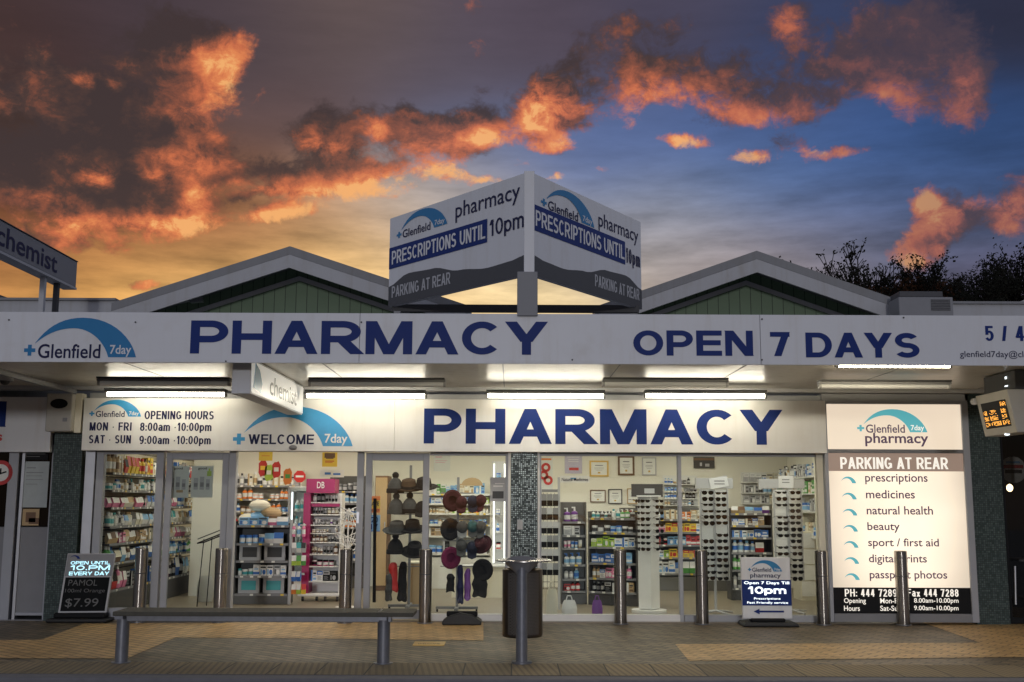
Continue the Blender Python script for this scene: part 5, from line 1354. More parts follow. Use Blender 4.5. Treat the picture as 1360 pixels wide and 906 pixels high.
# back wall shelving seen through the doorway
Y = 20.1
x0 = xpx(300, Y); x1 = xpx(398, Y)
z_ = zpx((645, 663, 681, 700, 722, 745), Y, 350)
shelving('wall_shelving', 'back wall shelves behind the doorway, orange and white stock', 'shelving', (x0, Y + .4, 0), 0, x1 - x0, .34, z_, z_[0] + .28, m_board='shelf_board', m_back='wall_cream', base=.2,
         spec=[(['jar', 'bottle', 'carton'], ['white', 'grey', 'cream', 'black'], 1.1), (['jar', 'bottle'], ['orange', 'orange', 'white', 'black'], 1.2), (['jar', 'bottle'], ['orange', 'white', 'tan'], 1.2), (['carton', 'bottle'], ['black', 'white', 'red'], 1.2), (['carton', 'bottle'], ['white', 'green', 'brown'], 1.2), (['carton'], ['white', 'cream'], 1.2)],
         where='the orange stocked back shelves', group='stock on the back shelves behind the doorway')
x0 = xpx(436, Y); x1 = xpx(484, Y)
z_ = zpx((652, 668, 684, 700, 722, 745), Y, 350)
shelving('vitamin_shelves', 'narrow back wall shelves of vitamins beyond the magenta stand', 'shelving', (x0, Y + .4, 0), 0, x1 - x0, .34, z_, z_[0] + .28, m_board='shelf_board', m_back='shelf_grey', base=.2,
         spec=[(['jar', 'bottle'], ['orange', 'orange', 'black'], 1.1), (['bottle', 'jar'], ['green', 'black', 'white'], 1.1), (['bottle'], ['brown', 'white', 'black'], 1.1)],
         where='the vitamin shelves beyond the magenta stand', group='vitamins on the narrow back shelves')
# fridge
Y = 19.1
x0, x1, z0, z1 = R(382, 646, 410, 765, Y); 
FRG = thing('display_fridge', 'white glass door fridge lit inside, beside the magenta stand', 'fridge', ((x0 + x1) / 2, Y, .012))
part('cabinet', MB().box(x0, x0 + .04, Y, Y + .5, .05, z1, 'white').box(x1 - .04, x1, Y, Y + .5, .05, z1, 'white').box(x0 + .04, x1 - .04, Y, Y + .5, z1 - .08, z1, 'white').box(x0 + .04, x1 - .04, Y, Y + .5, .05, .32, 'white').box(x0 + .04, x1 - .04, Y + .46, Y + .5, .32, z1 - .08, 'white'), FRG, bevel=.005)
part('lamp', MB().box(x0 + .045, x0 + .06, Y + .05, Y + .08, .35, z1 - .1, 'fridge_glow'), FRG)
zs = [z1 - .42, z1 - .74, z1 - 1.06]
for i, z in enumerate(zs):
    part('shelf', MB().box(x0 + .065, x1 - .045, Y + .06, Y + .44, z - .012, z, 'shelf_white'), FRG)
    stock((x0 + .07, Y + .22, z), 0, x1 - x0 - .14, .3, .26, ['bottle'], ['green', 'clear', 'white', 'teal', 'black'], f'the {ORD[i]} shelf of the glass door fridge', 'bottles in the fridge')
part('door', MB().box(x0 + .0, x0 + .035, Y - .05, Y - .005, .33, z1 - .02, 'light_grey').box(x1 - .035, x1, Y - .05, Y - .005, .33, z1 - .02, 'light_grey').box(x0 + .035, x1 - .035, Y - .03, Y - .024, .33, z1 - .02, 'glass'), FRG)
# magenta stand
Y = 17.6
x0, x1, z0, z1 = R(404, 655, 452, 783, Y)
MS = thing('cosmetics_stand', 'tall white cosmetics stand with a magenta header and side strip', 'stand', ((x0 + x1) / 2, Y, .012))
part('base', MB().box(x0 - .06, x1 + .02, Y - .12, Y + .4, .09, .13, 'white'), MS, bevel=.01)
for xw_ in (x0, x0 + .22, x1 - .22, x1 - .03): part('caster', MB().cyl((xw_, Y - .06, .055), (xw_ + .03, Y - .06, .055), .04, n=12, m='dark_grey'), MS)
part('back_panel', MB().box(x0 + .09, x1, Y + .33, Y + .36, .131, z1, 'white'), MS)
part('side_strip', MB().box(x0 - .02, x0 + .088, Y - .04, Y + .36, .131, z1, 'magenta'), MS)
part('side_panel', MB().box(x1 - .015, x1 + .01, Y + .0, Y + .329, .131, z1, 'shelf_white'), MS)
hx0, hx1, hz0, hz1 = R(407, 636, 445, 655, Y - .05)
part('header', MB().box(hx0, hx1, Y - .06, Y + .35, hz0 + .002, hz1, 'magenta'), MS)
part('lettering', MB().text('DB', R(421, 640, 431, 648.5, Y - .064), Y - .063, 'white', .01), MS)
ys = (667, 683, 697, 708, 720, 736, 752, 772)
z_ = [W(430, y, Y).z for y in ys]
part('stripe', MB().box(x0 + .1, x1 - .02, Y - .012, Y - .004, z_[0] - .07, z_[0] - .022, 'magenta'), MS)
for i, z in enumerate(z_):
    part('shelf', MB().box(x0 + .092, x1 - .02, Y, Y + .325, z - .018, z, 'shelf_white'), MS)
    kinds, pals, big = ((['tube', 'bottle'], ['brown', 'grey', 'black'], .8), (['jar', 'tube'], ['black', 'brown', 'grey'], .75), (['jar', 'tube'], ['black', 'grey', 'purple'], .75), (['tube', 'jar'], ['brown', 'black', 'tan'], .75), (['tube', 'bottle'], ['brown', 'black', 'black'], .8), (['tube', 'bottle'], ['brown', 'black', 'brown'], .8), (['carton', 'jar'], ['magenta', 'pink', 'black'], 1.1), (['carton', 'bottle'], ['white', 'grey', 'black'], 1.1))[i]
    h = (z_[i - 1] - z - .02) if i else .17
    stock((x0 + .1, Y + .14, z), 0, x1 - x0 - .13, .28, h, kinds, pals, f'the {ORD[i]} shelf of the magenta headed stand', 'cosmetics on the magenta headed stand', big)
# wire spinner
c = W(462, 720, 16.6)
SPN = thing('wire_spinner', 'white wire spinner rack with looped arms beside the door frame', 'rack', (c.x, 16.6, .012))
zt1 = W(462, 675, 16.6).z; zb1 = W(462, 732, 16.6).z
part('pole', MB().cyl((c.x, 16.6, .02), (c.x, 16.6, zt1), .012, n=8, m='white'), SPN)
part('foot', MB().cyl((c.x, 16.6, .0), (c.x, 16.6, .02), .16, n=16, m='white'), SPN)
for r_, zz in ((.17, .95), (.15, .68), (.19, .35), (.12, .1)):
    z = zb1 + (zt1 - zb1) * zz
    part('wire_loop', MB().pipe([(c.x + r_ * math.cos(a), 16.6 + r_ * math.sin(a) * .9, z + .05 * math.sin(a * 2)) for a in [k * PI / 7 for k in range(15)]], .008, 5, 'white'), SPN)
for k in range(6):
    a = k * PI / 3 + .3
    part('wire_arm', MB().pipe([(c.x, 16.6, zt1), (c.x + .2 * math.cos(a), 16.6 + .2 * math.sin(a), (zt1 + zb1) / 2), (c.x, 16.6, zb1)], .006, 5, 'white'), SPN)
# posters and hanging shapes over the back shelves
flat_poster('yellow_poster', 'yellow poster with a round food picture, hung above the magenta stand', R(428, 601, 448, 620, 18.8), 18.8, 'yellow', [('picture', 'brown', (.15, .85, .62, .95), (.25, .75, .55, .62)), ('print', 'red', (.2, .8, .36, .42), (.2, .7, .26, .3))])
flat_poster('yellow_card', 'plain yellow card hung high above the low gondola', R(344, 597, 362, 612, 18.8), 18.8, 'yellow', [('print', 'orange', (.2, .8, .4, .46))], cat='card')
flat_poster('health_sign', 'white sign with a blue swoosh above the vitamin shelves', R(425, 624, 457, 634, 19.2), 19.2, 'white', [('print', 'blue', (.2, .45, .35, .65), (.55, .85, .3, .55))], cat='sign')
c = W(398, 633, 19.4)
t = thing('octagon_sign', 'red octagonal sign hung above the glass door fridge', 'sign', c)
part('disc', MB().slab([c + Vector((.11 * math.cos(PI / 8 + k * PI / 4), 0, .11 * math.sin(PI / 8 + k * PI / 4))) for k in range(8)], (0, .01, 0), 'red'), t)
part('print', MB().rect((c.x - .07, c.x + .07, c.z - .015, c.z + .02), c.y - .002, 'white'), t)
for x, y, m, m2, lab in ((349, 622, 'red', 'yellow', 'red and yellow hanging card cutout above the low gondola'), (357, 628, 'lime', 'white', 'pale green hanging card cutout between the red ones'), (367, 624, 'red', 'white', 'red striped hanging card cutout nearest the octagon sign'), (382, 633, 'orange', 'green', 'orange hanging card cutout next to the octagon sign')):
    c = W(x, y, 19.0)
    t = thing('hanging_cutout', lab, 'cutout', c, 'card cutouts hung over the back shelves')
    part('card', MB().slab([c + Vector((.07 * math.cos(k * PI / 6) * (1 + .2 * (k % 2)), 0, .13 * math.sin(k * PI / 6) * (1 + .15 * (k % 3)))) for k in range(12)], (0, .008, 0), m), t)
    part('print', MB().rect((c.x - .04, c.x + .04, c.z - .03, c.z + .04), c.y - .002, m2), t)

# ---- hats
def hat_mesh(kind, m, m2=None):
    g = MB(); m2 = m2 or m
    if kind == 'beanie': g.ball((0, 0, .05), .10, .11, .15, m, 14, 6, 1, 0).lathe([(.112, 0), (.115, .02), (.112, .055), (.10, .06)], n=14, m=m2).ball((0, 0, .225), .045, .045, .045, m2, 10, 5)
    elif kind == 'brimmed': g.lathe([(.001, .012), (.10, .012), (.16, .0), (.185, .022), (.16, .014), (.105, .022)], n=20, m=m, sy=.9).lathe([(.105, .018), (.10, .05), (.098, .055), (.085, .12), (.05, .135), (.001, .12)], n=18, m=[m2, m2, m, m, m], sy=1.1)
    elif kind == 'peaked': g.ball((0, 0, 0), .095, .11, .12, m, 14, 6, 1, 0).slab([(-.08, -.07, 0), (.08, -.07, 0), (.07, -.17, -.025), (0, -.20, -.03), (-.07, -.17, -.025)], (0, 0, .012), m2)
    elif kind == 'sun': g.lathe([(.001, -.05), (.07, -.045), (.085, 0), (.15, .012), (.18, 0), (.15, .02), (.08, .012)], n=20, m=m)
    return g
_hm = {}
Y_HAT = True
def hat(kind, m, loc, rot, label, group, m2=None, s=1.0):
    k = (kind, m, m2)
    nm = {'beanie': 'bobble_beanie', 'brimmed': 'brimmed_hat', 'peaked': 'peaked_hat', 'sun': 'sun_hat'}[kind]
    if k not in _hm:
        o = hat_mesh(kind, m, m2).build(nm, None, True); _hm[k] = o.data
    else:
        o = bpy.data.objects.new(nm, _hm[k]); COL.objects.link(o)
    s *= 1.15 if Y_HAT else .88; o.location = loc; o.rotation_euler = rot; o.scale = (s, s, s)
    return tag(o, label, 'hat', group)
def hat_stand(label, px_, Y, ytop, ybot, hooks):
    c = W(px_, 790, Y); zt1 = W(px_, ytop, Y).z
    t = thing('hat_stand', label, 'hat stand', (c.x, Y, .012))
    part('pole', MB().box(c.x - .018, c.x + .018, Y - .018, Y + .018, .08, zt1, 'mid_grey'), t)
    part('foot', MB().box(c.x - .3, c.x + .3, Y - .025, Y + .025, .05, .085, 'mid_grey').box(c.x - .025, c.x + .025, Y - .3, Y + .3, .051, .084, 'mid_grey'), t)
    for dx in (-.28, .28): part('caster', MB().cyl((c.x + dx - .012, Y, .03), (c.x + dx + .012, Y, .03), .028, n=10, m='black'), t)
    for y in hooks:
        z = W(px_, y, Y).z
        part('hook_bar', MB().pipe([(c.x - .24, Y - .05, z), (c.x + .24, Y - .05, z)], .008, 6, 'mid_grey'), t)
    return t
G1 = 'hats on the stand behind the sliding door'
Y = 16.3
hat_stand('hat stand of beanies and felt hats behind the sliding door glass', 543, Y, 618, 800, (655, 683, 708, 735, 752))
for kind, m, x, y, rx, lab, m2 in (('beanie', 'felt_grey', 525, 655, 0, 'grey bobble beanie, top of the stand behind the sliding door', 'felt_black'), ('brimmed', 'felt_brown', 543, 650, .25, 'brown felt brimmed hat, top of the stand behind the sliding door', 'felt_black'), ('brimmed', 'felt_black', 563, 648, .25, 'black felt brimmed hat overlapping the door stile', None),
        ('beanie', 'felt_grey', 526, 683, 0, 'grey knitted beanie under the bobble beanie', 'felt_grey'), ('beanie', 'felt_grey', 544, 682, 0, 'grey knitted beanie under the brown felt hat', 'felt_black'), ('peaked', 'felt_black', 560, 678, .3, 'black peaked hat near the door stile', None),
        ('brimmed', 'felt_grey', 527, 706, .3, 'grey brimmed hat in the third tier', None), ('brimmed', 'felt_black', 548, 704, .3, 'wide black brimmed hat in the third tier', None), ('beanie', 'felt_black', 525, 736, 0, 'black pompom beanie in the lowest hat tier', 'felt_black'), ('brimmed', 'felt_black', 551, 734, .5, 'black brimmed hat hanging in the lowest hat tier', None)):
    c = W(x, y, Y - .12); hat(kind, m, c, (rx, 0, 0), lab, G1, m2)
def hanging(name, label, x0, x1, y0, y1, Y, m, cat, group):
    a, b = W((x0 + x1) / 2, y0, Y), W((x0 + x1) / 2, y1, Y); w = abs(W(x1, y0, Y).x - W(x0, y0, Y).x)
    g = MB(); n = 16; rw = random.Random(int(x0 * 7 + y0)); ph = rw.uniform(0, 6)
    pr = [(0, .42), (.06, .72), (.2, .95), (.4, .82), (.6, 1.0), (.8, .88), (.96, 1.05), (1, 1.0)]
    rings = [(s_, q * rw.uniform(.88, 1.08), rw.uniform(-.12, .12)) for s_, q in pr]
    for (s0, q0, o0), (s1, q1, o1) in zip(rings, rings[1:]):
        vs = []
        for s_, q, o_ in ((s0, q0, o0), (s1, q1, o1)):
            for k in range(n):
                t_ = 2 * PI * k / n
                fold = 1 + (.05 + .22 * s_) * math.sin(5 * t_ + ph + 2 * s_)
                vs.append((a.x + w / 2 * (q * math.cos(t_) * (1 + .08 * math.sin(3 * t_ + ph)) + o_), Y + .055 * q * math.sin(t_) * fold, a.z + (b.z - a.z) * (s_ + (.05 * math.sin(2 * t_ + ph) if s_ == 1 else 0))))
        g.add(vs, [(k, (k + 1) % n, n + (k + 1) % n, n + k) for k in range(n)], m, True)
    return tag(g.build(name), label, cat, group)
SG = 'scarves and garments on the hat stands'
hanging('scarf', 'red scarf hanging low behind the sliding door', 516, 529, 747, 785, Y - .1, 'red', 'scarf', SG)
hanging('scarf', 'grey white scarf hanging lowest behind the sliding door', 512, 522, 762, 797, Y - .15, 'felt_grey', 'scarf', SG)
hanging('scarf', 'black scarf hanging under the brimmed hats behind the sliding door', 529, 542, 746, 797, Y - .05, 'felt_black', 'scarf', SG)
x0, x1, z0, z1 = R(542, 748, 566, 800, 16.9)
t = thing('display_plinth', 'plain beige display plinth behind the hat stand at the sliding door', 'plinth', ((x0 + x1) / 2, 16.9, .012))
part('block', MB().box(x0, x1, 16.75, 17.2, .012, z1, 'tan'), t, bevel=.01); part('top_board', MB().box(x0 - .02, x1 + .02, 16.73, 17.22, z1 + .001, z1 + .02, 'cream'), t)
flat_poster('sale_sticker', 'orange sale sticker on the sliding door glass, upper of two', R(490, 659, 505, 681, YG + .04), YG + .04, 'yellow', [('print', 'orange', (0, 1, .0, .25), (0, 1, .75, 1))], [('SAVE', 'navy_black', .1, .9, .42, .68, .02), ('20 - 17', 'navy_black', .1, .9, .08, .2, .01)], cat='sticker')
flat_poster('year_sticker', 'pale blue sticker with a year on the sliding door glass, lower of two', R(490, 684, 505, 706, YG + .04), YG + .04, 'skyblue', [('print', 'blue', (0, 1, .0, .05))], [('20', 'navy', .2, .8, .55, .88, .01), ('17', 'navy', .2, .8, .12, .45, .01)], cat='sticker')
# dark cupboard behind the sliding door
x0, x1, z0, z1 = R(497, 632, 514, 775, 19.6)
t = thing('tall_cupboard', 'tall brown cupboard standing behind the beanies', 'cupboard', ((x0 + x1) / 2, 19.6, .012))
part('carcass', MB().box(x0, x1, 19.62, 20.2, .012, z1, 'brown'), t); part('door', MB().box(x0 + .01, x1 - .01, 19.595, 19.618, .1, z1 - .03, 'tan'), t); part('handle', MB().cyl((x1 - .04, 19.57, 1.0), (x1 - .04, 19.57, 1.2), .01, m='aluminium'), t)
# second hat stand (spinner by the window)
Y = 16.0; G2 = 'hats on the stand by the window'
Y_HAT = False
t = hat_stand('hat stand of maroon and dark hats behind the window, wooden header on top', 607, Y, 634, 805, (655, 690, 718, 752))
hc = W(627, 640, Y - .03); hd = MB().slab([hc + Vector((.155 * math.cos(k * PI / 10) * (1 if k <= 10 else 1), 0, -.055 + .115 * math.sin(k * PI / 10))) for k in range(11)], (0, .02, 0), 'tan')
part('header', hd, t)
for kind, m, x, y, rot, lab, m2 in (('sun', 'maroon', 601, 665, (PI / 2, 0, .5), 'maroon sun hat hung flat at the top of the window hat stand', None), ('peaked', 'maroon', 613, 668, (.9, 0, 0), 'maroon peaked hat beside the maroon sun hat', None), ('peaked', 'navy_felt', 628, 667, (.9, 0, 0), 'navy peaked hat in the top tier of the window stand', None), ('peaked', 'maroon', 639, 666, (.9, 0, -.4), 'maroon peaked hat at the outer end of the top tier', None),
        ('sun', 'felt_black', 598, 703, (PI / 2, 0, .5), 'black sun hat hung flat in the second tier', None), ('peaked', 'felt_grey', 614, 701, (.9, 0, 0), 'grey peaked hat with pale peak in the second tier', 'mid_grey'), ('peaked', 'teal_felt', 628, 700, (.9, 0, 0), 'teal peaked hat in the second tier', 'felt_grey'), ('peaked', 'felt_grey', 639, 701, (.9, 0, -.3), 'greyish peaked hat at the end of the second tier', None),
        ('peaked', 'felt_grey', 613, 725, (.9, 0, 0), 'dark grey peaked hat in the third tier', None), ('peaked', 'navy_felt', 627, 728, (.9, 0, 0), 'navy peaked hat in the third tier', None), ('brimmed', 'maroon', 641, 724, (1.1, 0, -.5), 'dark red brimmed hat at the end of the third tier', None), ('sun', 'magenta_felt', 599, 741, (PI / 2, 0, .5), 'magenta sun hat hung flat in the third tier', None), ('sun', 'felt_black', 641, 757, (PI / 2, 0, -.3), 'black sun hat hung flat in the lowest tier', None)):
    c = W(x, y, Y - .14); hat(kind, m, c, rot, lab, G2, m2)
for x0, x1, y0, y1, m, lab in ((592, 604, 762, 786, 'felt_black', 'black hanging hood at the bottom of the window stand, towards the bollard'), (607, 616, 750, 800, 'navy_black', 'navy hanging scarf at the bottom of the window stand'), (617, 626, 755, 796, 'purple', 'purple hanging scarf at the bottom of the window stand'), (627, 647, 752, 792, 'felt_black', 'wide black hanging garment at the bottom of the window stand')):
    hanging('hanging_garment', lab, x0, x1, y0, y1, Y - .1, m, 'garment', SG)
# window pane: back shelves with medicine cartons
Y = 20.0
x0, x1 = xpx(566, Y), xpx(652, Y)
z_ = zpx((656, 669, 682, 697, 712), Y, 600)
shelving('medicine_shelves', 'back wall shelves of medicine cartons behind the hat stands', 'shelving', (x0, Y + .4, 0), 0, x1 - x0, .3, z_ + [.62], z_[0] + .24, base=.55, m_board='shelf_white', m_back='wall_cream',
         spec=[(['carton'], ['white', 'green', 'cream', 'sky blue'], 1.0), (['carton'], ['white', 'white', 'lime'], 1.0), (['carton', 'bottle'], ['yellow', 'cream', 'lime'], 1.0), (['carton', 'jar'], ['white', 'yellow', 'cream'], 1.0), (['carton'], ['white', 'tan', 'cream'], 1.0), (['carton', 'jar'], ['white', 'black', 'white'], 1.5)],
         where='the medicine shelves behind the hat stands', group='medicines on the shelves behind the hat stands')
# glowing cabinet
x0, x1, z0, z1 = R(653, 612, 673, 742, 18.6)
LC = thing('lit_cabinet', 'narrow glass cabinet glowing white beside the mirror pillar', 'cabinet', ((x0 + x1) / 2, 18.6, .012))
part('carcass', MB().box(x0, x0 + .02, 18.6, 18.95, .5, z1, 'white').box(x1 - .02, x1, 18.6, 18.95, .5, z1, 'white').box(x0 + .02, x1 - .02, 18.92, 18.95, .5, z1, 'white').box(x0 + .02, x1 - .02, 18.6, 18.919, .5, .53, 'white'), LC)
part('lamp', MB().box(x0 + .025, x0 + .05, 18.62, 18.66, .55, z1 - .05, 'cabinet_glow').box(x1 - .05, x1 - .025, 18.62, 18.66, .55, z1 - .05, 'cabinet_glow'), LC)
for i, z in enumerate((1.95, 1.65, 1.35, 1.05, .78)):
    part('shelf', MB().box(x0 + .055, x1 - .055, 18.63, 18.9, z - .012, z, 'shelf_white'), LC)
    stock((x0 + .06, 18.78, z), 0, x1 - x0 - .12, .26, .2, ['bottle', 'jar'], ['red', 'green', 'blue', 'white', 'tan'], f'the {ORD[i]} shelf of the glowing cabinet', 'goods in the glowing cabinet')
x0, x1, z0, z1 = R(600, 765, 676, 792, 18.3)
t = thing('service_counter', 'low pale counter behind the window hat stand', 'counter', ((x0 + x1) / 2, 18.3, .012))
part('front', MB().box(x0, x1, 18.3, 18.58, .012, .5, 'cream'), t); part('worktop', MB().box(x0 - .03, x1 + .02, 18.26, 18.59, .501, .53, 'white'), t, bevel=.005)
flat_poster('glass_sticker', 'silver grey sticker sheet on the window glass beside the mirror pillar', R(651, 634, 672, 666, YG + .02), YG + .02, 'light_grey', [('print', 'panel_grey', (.15, .85, .12, .42)), ('swoosh_print', 'white', (.2, .8, .6, .66), (.3, .9, .72, .76))], cat='sticker')
flat_poster('pink_notice', 'faint pink notice on the back wall above the medicine cartons', R(576, 603, 598, 626, YB - .01), YB - .01, 'poster_white', [('print', 'pink', (.1, .5, .8, .84), (.1, .8, .6, .62), (.1, .7, .5, .52))], cat='notice')

# ---- middle window
flat_poster('toy_poster', 'tall white poster with a red three lobed toy beside the mirror pillar', R(717, 607, 734, 650, 18.5), 18.5, 'poster_white', [('print', 'orange', (.1, .9, .9, .96))], cat='poster')
tp = [o for o in bpy.data.objects if o.name.startswith('toy_poster')][0]
tg = MB()
for cx_, cy_ in ((725, 621), (722, 631), (728, 638)):
    c = W(cx_, cy_, 18.485); c.y = 18.485
    tg.add([(c.x + r_ * math.cos(2 * PI * k / 20), c.y, c.z + r_ * math.sin(2 * PI * k / 20)) for r_ in (.035, .078) for k in range(20)], [(k, (k + 1) % 20, 20 + (k + 1) % 20, 20 + k) for k in range(20)], 'red')
part('toy_print', tg, tp)
flat_poster('lilac_poster', 'lilac grey poster with a red word on the back wall', R(750, 603, 773, 629, YB - .01), YB - .01, 'lilac', [('print', 'white', (.15, .85, .82, .86), (.2, .8, .7, .73), (.2, .8, .6, .63)), ('red_print', 'red', (.25, .8, .16, .3))])
def certificate(lab, rect, m, bd):
    flat_poster('framed_certificate', lab, rect, YB - .01, 'paper', [('print', 'mid_grey', (.25, .75, .72, .78), (.2, .8, .55, .57), (.2, .8, .46, .48), (.3, .7, .36, .38)), ('seal', 'gold', (.42, .58, .12, .24))], None, 'framed certificates on the back wall', 'certificate', (m, bd))
certificate('wide certificate in a gold frame on the back wall', R(785, 614, 806, 631, YB), 'gold', .03)
certificate('certificate in a heavy dark brown frame, upper row of the back wall', R(823, 608, 840, 629, YB), 'brown', .035)
certificate('pale certificate in a thin silver frame, upper row of the back wall', R(854, 609, 870, 630, YB), 'light_grey', .02)
certificate('wide certificate in a dark frame, lower row nearest the natural medicines sign', R(785, 652, 803, 666, YB), 'brown', .018)
certificate('upright certificate in a dark frame, middle of the lower row', R(809, 651, 825, 668, YB), 'dark_grey', .018)
certificate('certificate in a tan frame, lower row beside the sunglasses tower', R(834, 650, 850, 668, YB), 'tan', .018)
flat_poster('hanging_shop_sign', 'white hanging sign reading natural medicines above the dark gondola', R(744, 632, 783, 641, 18.6), 18.6, 'white', [('swoosh', 'arc_sky', (.35, .55, .55, .7))], [('Natural Medicines', 'navy_black', .05, .95, .2, .7, .01)], cat='sign')
# grey mesh rack with dark hosiery
Y = 16.4
x0, x1, z0, z1 = R(717, 648, 744, 800, Y)
RK = thing('mesh_rack', 'grey mesh rack of black packets just past the mirror pillar', 'rack', ((x0 + x1) / 2, Y, .012))
z1 = W(730, 650, Y).z; zp = W(743, 634, Y).z
part('post', MB().box(x1 - .035, x1, Y - .02, Y + .02, .012, zp, 'light_grey').box(x0, x0 + .03, Y - .02, Y + .02, .012, z1, 'light_grey'), RK)
part('top_rail', MB().box(x0 + .031, x1 - .036, Y - .015, Y + .015, z1 - .04, z1, 'mid_grey'), RK)
g = MB()
for k in range(14): g.box(x0 + .031, x1 - .036, Y - .004, Y + .004, .3 + k * .1, .308 + k * .1, 'dark_grey')
for k in range(4): g.box(x0 + .05 + k * .055, x0 + .056 + k * .055, Y - .009, Y - .005, .3, z1 - .05, 'dark_grey')
part('grid_panel', g, RK)
for r in range(6):
    for k in range(3):
        put('packet', 'black', (x0 + .06 + k * .085, Y - .05, z1 - .24 - r * .2), (.08, .05, .17), 0, f'the grey mesh rack, {ORD[r]} row', 'black packets on the mesh rack')
# dark gondola: front and angled side
Y = 17.2
x0, x1 = xpx(745, Y), xpx(779, Y)
ys = (693, 711, 728, 750, 769)
z_ = zpx(ys, Y, 760) + [.20]
shelving('dark_gondola', 'dark gondola of hair bottles facing the window past the mesh rack', 'gondola', (x0, Y + .36, 0), 0, x1 - x0, .36, z_, z_[0] + .30, base=.16, m_board='shelf_dark', m_back='shelf_grey',
         spec=[(['bottle', 'pump_bottle'], ['red', 'purple', 'orange', 'red'], 1.2), (['carton'], ['white', 'grey', 'cream'], 1.2), (['carton', 'tube'], ['white', 'pink', 'cream'], 1.1), (['pump_bottle'], ['white', 'cream'], 1.1), (['bottle', 'jar'], ['grey', 'white', 'sky blue'], 1.0), (['bottle', 'carton'], ['red', 'white', 'pink'], 1.0)],
         where='the dark gondola past the mesh rack', group='hair care on the dark gondola')
ang = math.radians(-22)
x2 = xpx(780, Y - .15)
Ln = .78
z_ = zpx((688, 707, 726, 747, 767), Y, 800) + [.20]
shelving('angled_gondola', 'dark gondola turned towards the mirror pillar, white bottles on top', 'gondola', (x2 + .15, Y + .30, 0), ang, Ln, .36, z_, z_[0] + .1, base=.16, m_board='shelf_dark', m_back='shelf_grey',
         spec=[(['pump_bottle', 'bottle'], ['clear', 'white', 'grey', 'green'], 1.1), (['carton', 'jar'], ['white', 'white', 'grey'], 1.2), (['carton', 'tube'], ['white', 'lime', 'white'], 1.1), (['carton'], ['white', 'sky blue', 'blue'], 1.1), (['carton', 'bottle'], ['white', 'pink', 'tan'], 1.0), (['bottle', 'carton'], ['black', 'white', 'tan'], 1.0)],
         where='the angled gondola', group='goods on the angled gondola')
# dispensary shelves along the back wall
Y = 19.7
x0, x1 = xpx(826, Y), xpx(985, Y)
z_ = zpx((690, 707, 724, 741), Y, 880)
shelving('dispensary_shelves', 'long back wall shelves of coloured medicine cartons behind the sunglasses', 'shelving', (x0, Y + .45, 0), 0, x1 - x0, .32, z_ + [.30], z_[0] + .2, base=.24, m_board='shelf_board', m_back='shelf_grey',
         spec=[(['carton'], ['yellow', 'cream', 'white', 'orange', 'sky blue'], 1.1), (['carton'], ['white', 'orange', 'yellow', 'white', 'pink'], 1.1), (['carton', 'jar'], ['blue', 'sky blue', 'white', 'red'], 1.0), (['carton'], ['yellow', 'yellow', 'lime', 'white'], 1.2), (['carton', 'packet'], ['green', 'white', 'purple', 'cream'], 1.1)],
         where='the dispensary shelves', group='medicines on the dispensary shelves')
x0, x1 = xpx(882, YB - .1), xpx(928, YB - .1)
z_ = zpx((643, 653, 662, 671), YB, 905)
def wall_shelf(lab, x0, x1, zs, spec, where, group):
    shelving('wall_shelf', lab, 'shelf', (x0, YB - .02, 0), 0, x1 - x0, .2, zs, zs[0] + .17, base=0, m_board='shelf_white', m_back='shelf_white', spec=spec, where=where, group=group, lip=False)
t = thing('bottle_shelf', 'white wall shelf of small bottles behind the window mullion', 'shelf', (x0, YB - .02, z_[-1]))
part('back_panel', MB().box(x0, x1, YB - .03, YB - .01, z_[-1] - .02, z_[0] + .17, 'shelf_white'), t)
for i, z in enumerate(z_):
    part('shelf_plank', MB().box(x0, x1, YB - .2, YB - .031, z - .015 + .012, z + .012, 'shelf_white'), t)
    stock((x0, YB - .1, z + .012), 0, x1 - x0, .17, .13, ['bottle', 'jar'], ['white', 'brown', 'black', 'cream'], f'the {ORD[i]} plank of the white bottle shelf', 'small bottles on the white wall shelf', .8)
# white wall shelves in the back corner
Y = YB
x0, x1 = xpx(985, Y), xpx(1052, Y)
z_ = zpx((641, 655, 669), Y, 1020)
t = thing('corner_shelf', 'white back corner shelves of pale packs above the dark shelf unit', 'shelf', (x0, YB - .02, z_[-1]))
part('back_panel', MB().box(x0, x1, YB - .03, YB - .01, z_[-1] - .3, z_[0] + .2, 'shelf_white'), t)
for i, z in enumerate(z_):
    part('shelf_plank', MB().box(x0, x1, YB - .28, YB - .031, z - .003, z + .012, 'shelf_white'), t)
    stock((x0, YB - .14, z + .012), 0, x1 - x0, .24, .2, ['carton', 'jar', 'bottle'], ['white', 'cream', 'white', 'grey', 'tan'], f'the {ORD[i]} plank of the corner shelf', 'pale packs on the corner shelf', 1.1)
# shelves along the far side wall
z_ = zpx((632, 655, 680), 17.5, 1075)
shelving('side_shelves', 'white shelves running along the far side wall behind the last sunglasses stand', 'shelving', (XR - .01, 20.3, 0), -PI / 2, 4.2, .30, z_ + [1.0], z_[0] + .25, base=0, back=False, sides=False, m_board='shelf_white',
         spec=[(['carton', 'jar', 'bottle'], ['white', 'cream', 'grey'], 1.4), (['bottle', 'carton'], ['white', 'green', 'cream'], 1.4), (['carton', 'jar'], ['white', 'grey', 'white'], 1.4), (['carton', 'jar'], ['white', 'green', 'cream'], 1.3)], where='the white side wall shelves', group='packs on the side wall shelves', lip=False)
x0, x1, z0, z1 = R(1063, 706, 1084, 800, 18.0)
t = thing('drawer_unit', 'cream drawer unit standing at the far side wall', 'drawers', ((x0 + x1) / 2, 18, .012))
part('carcass', MB().box(x0, x1, 18, 18.5, .013, z1, 'cream'), t)
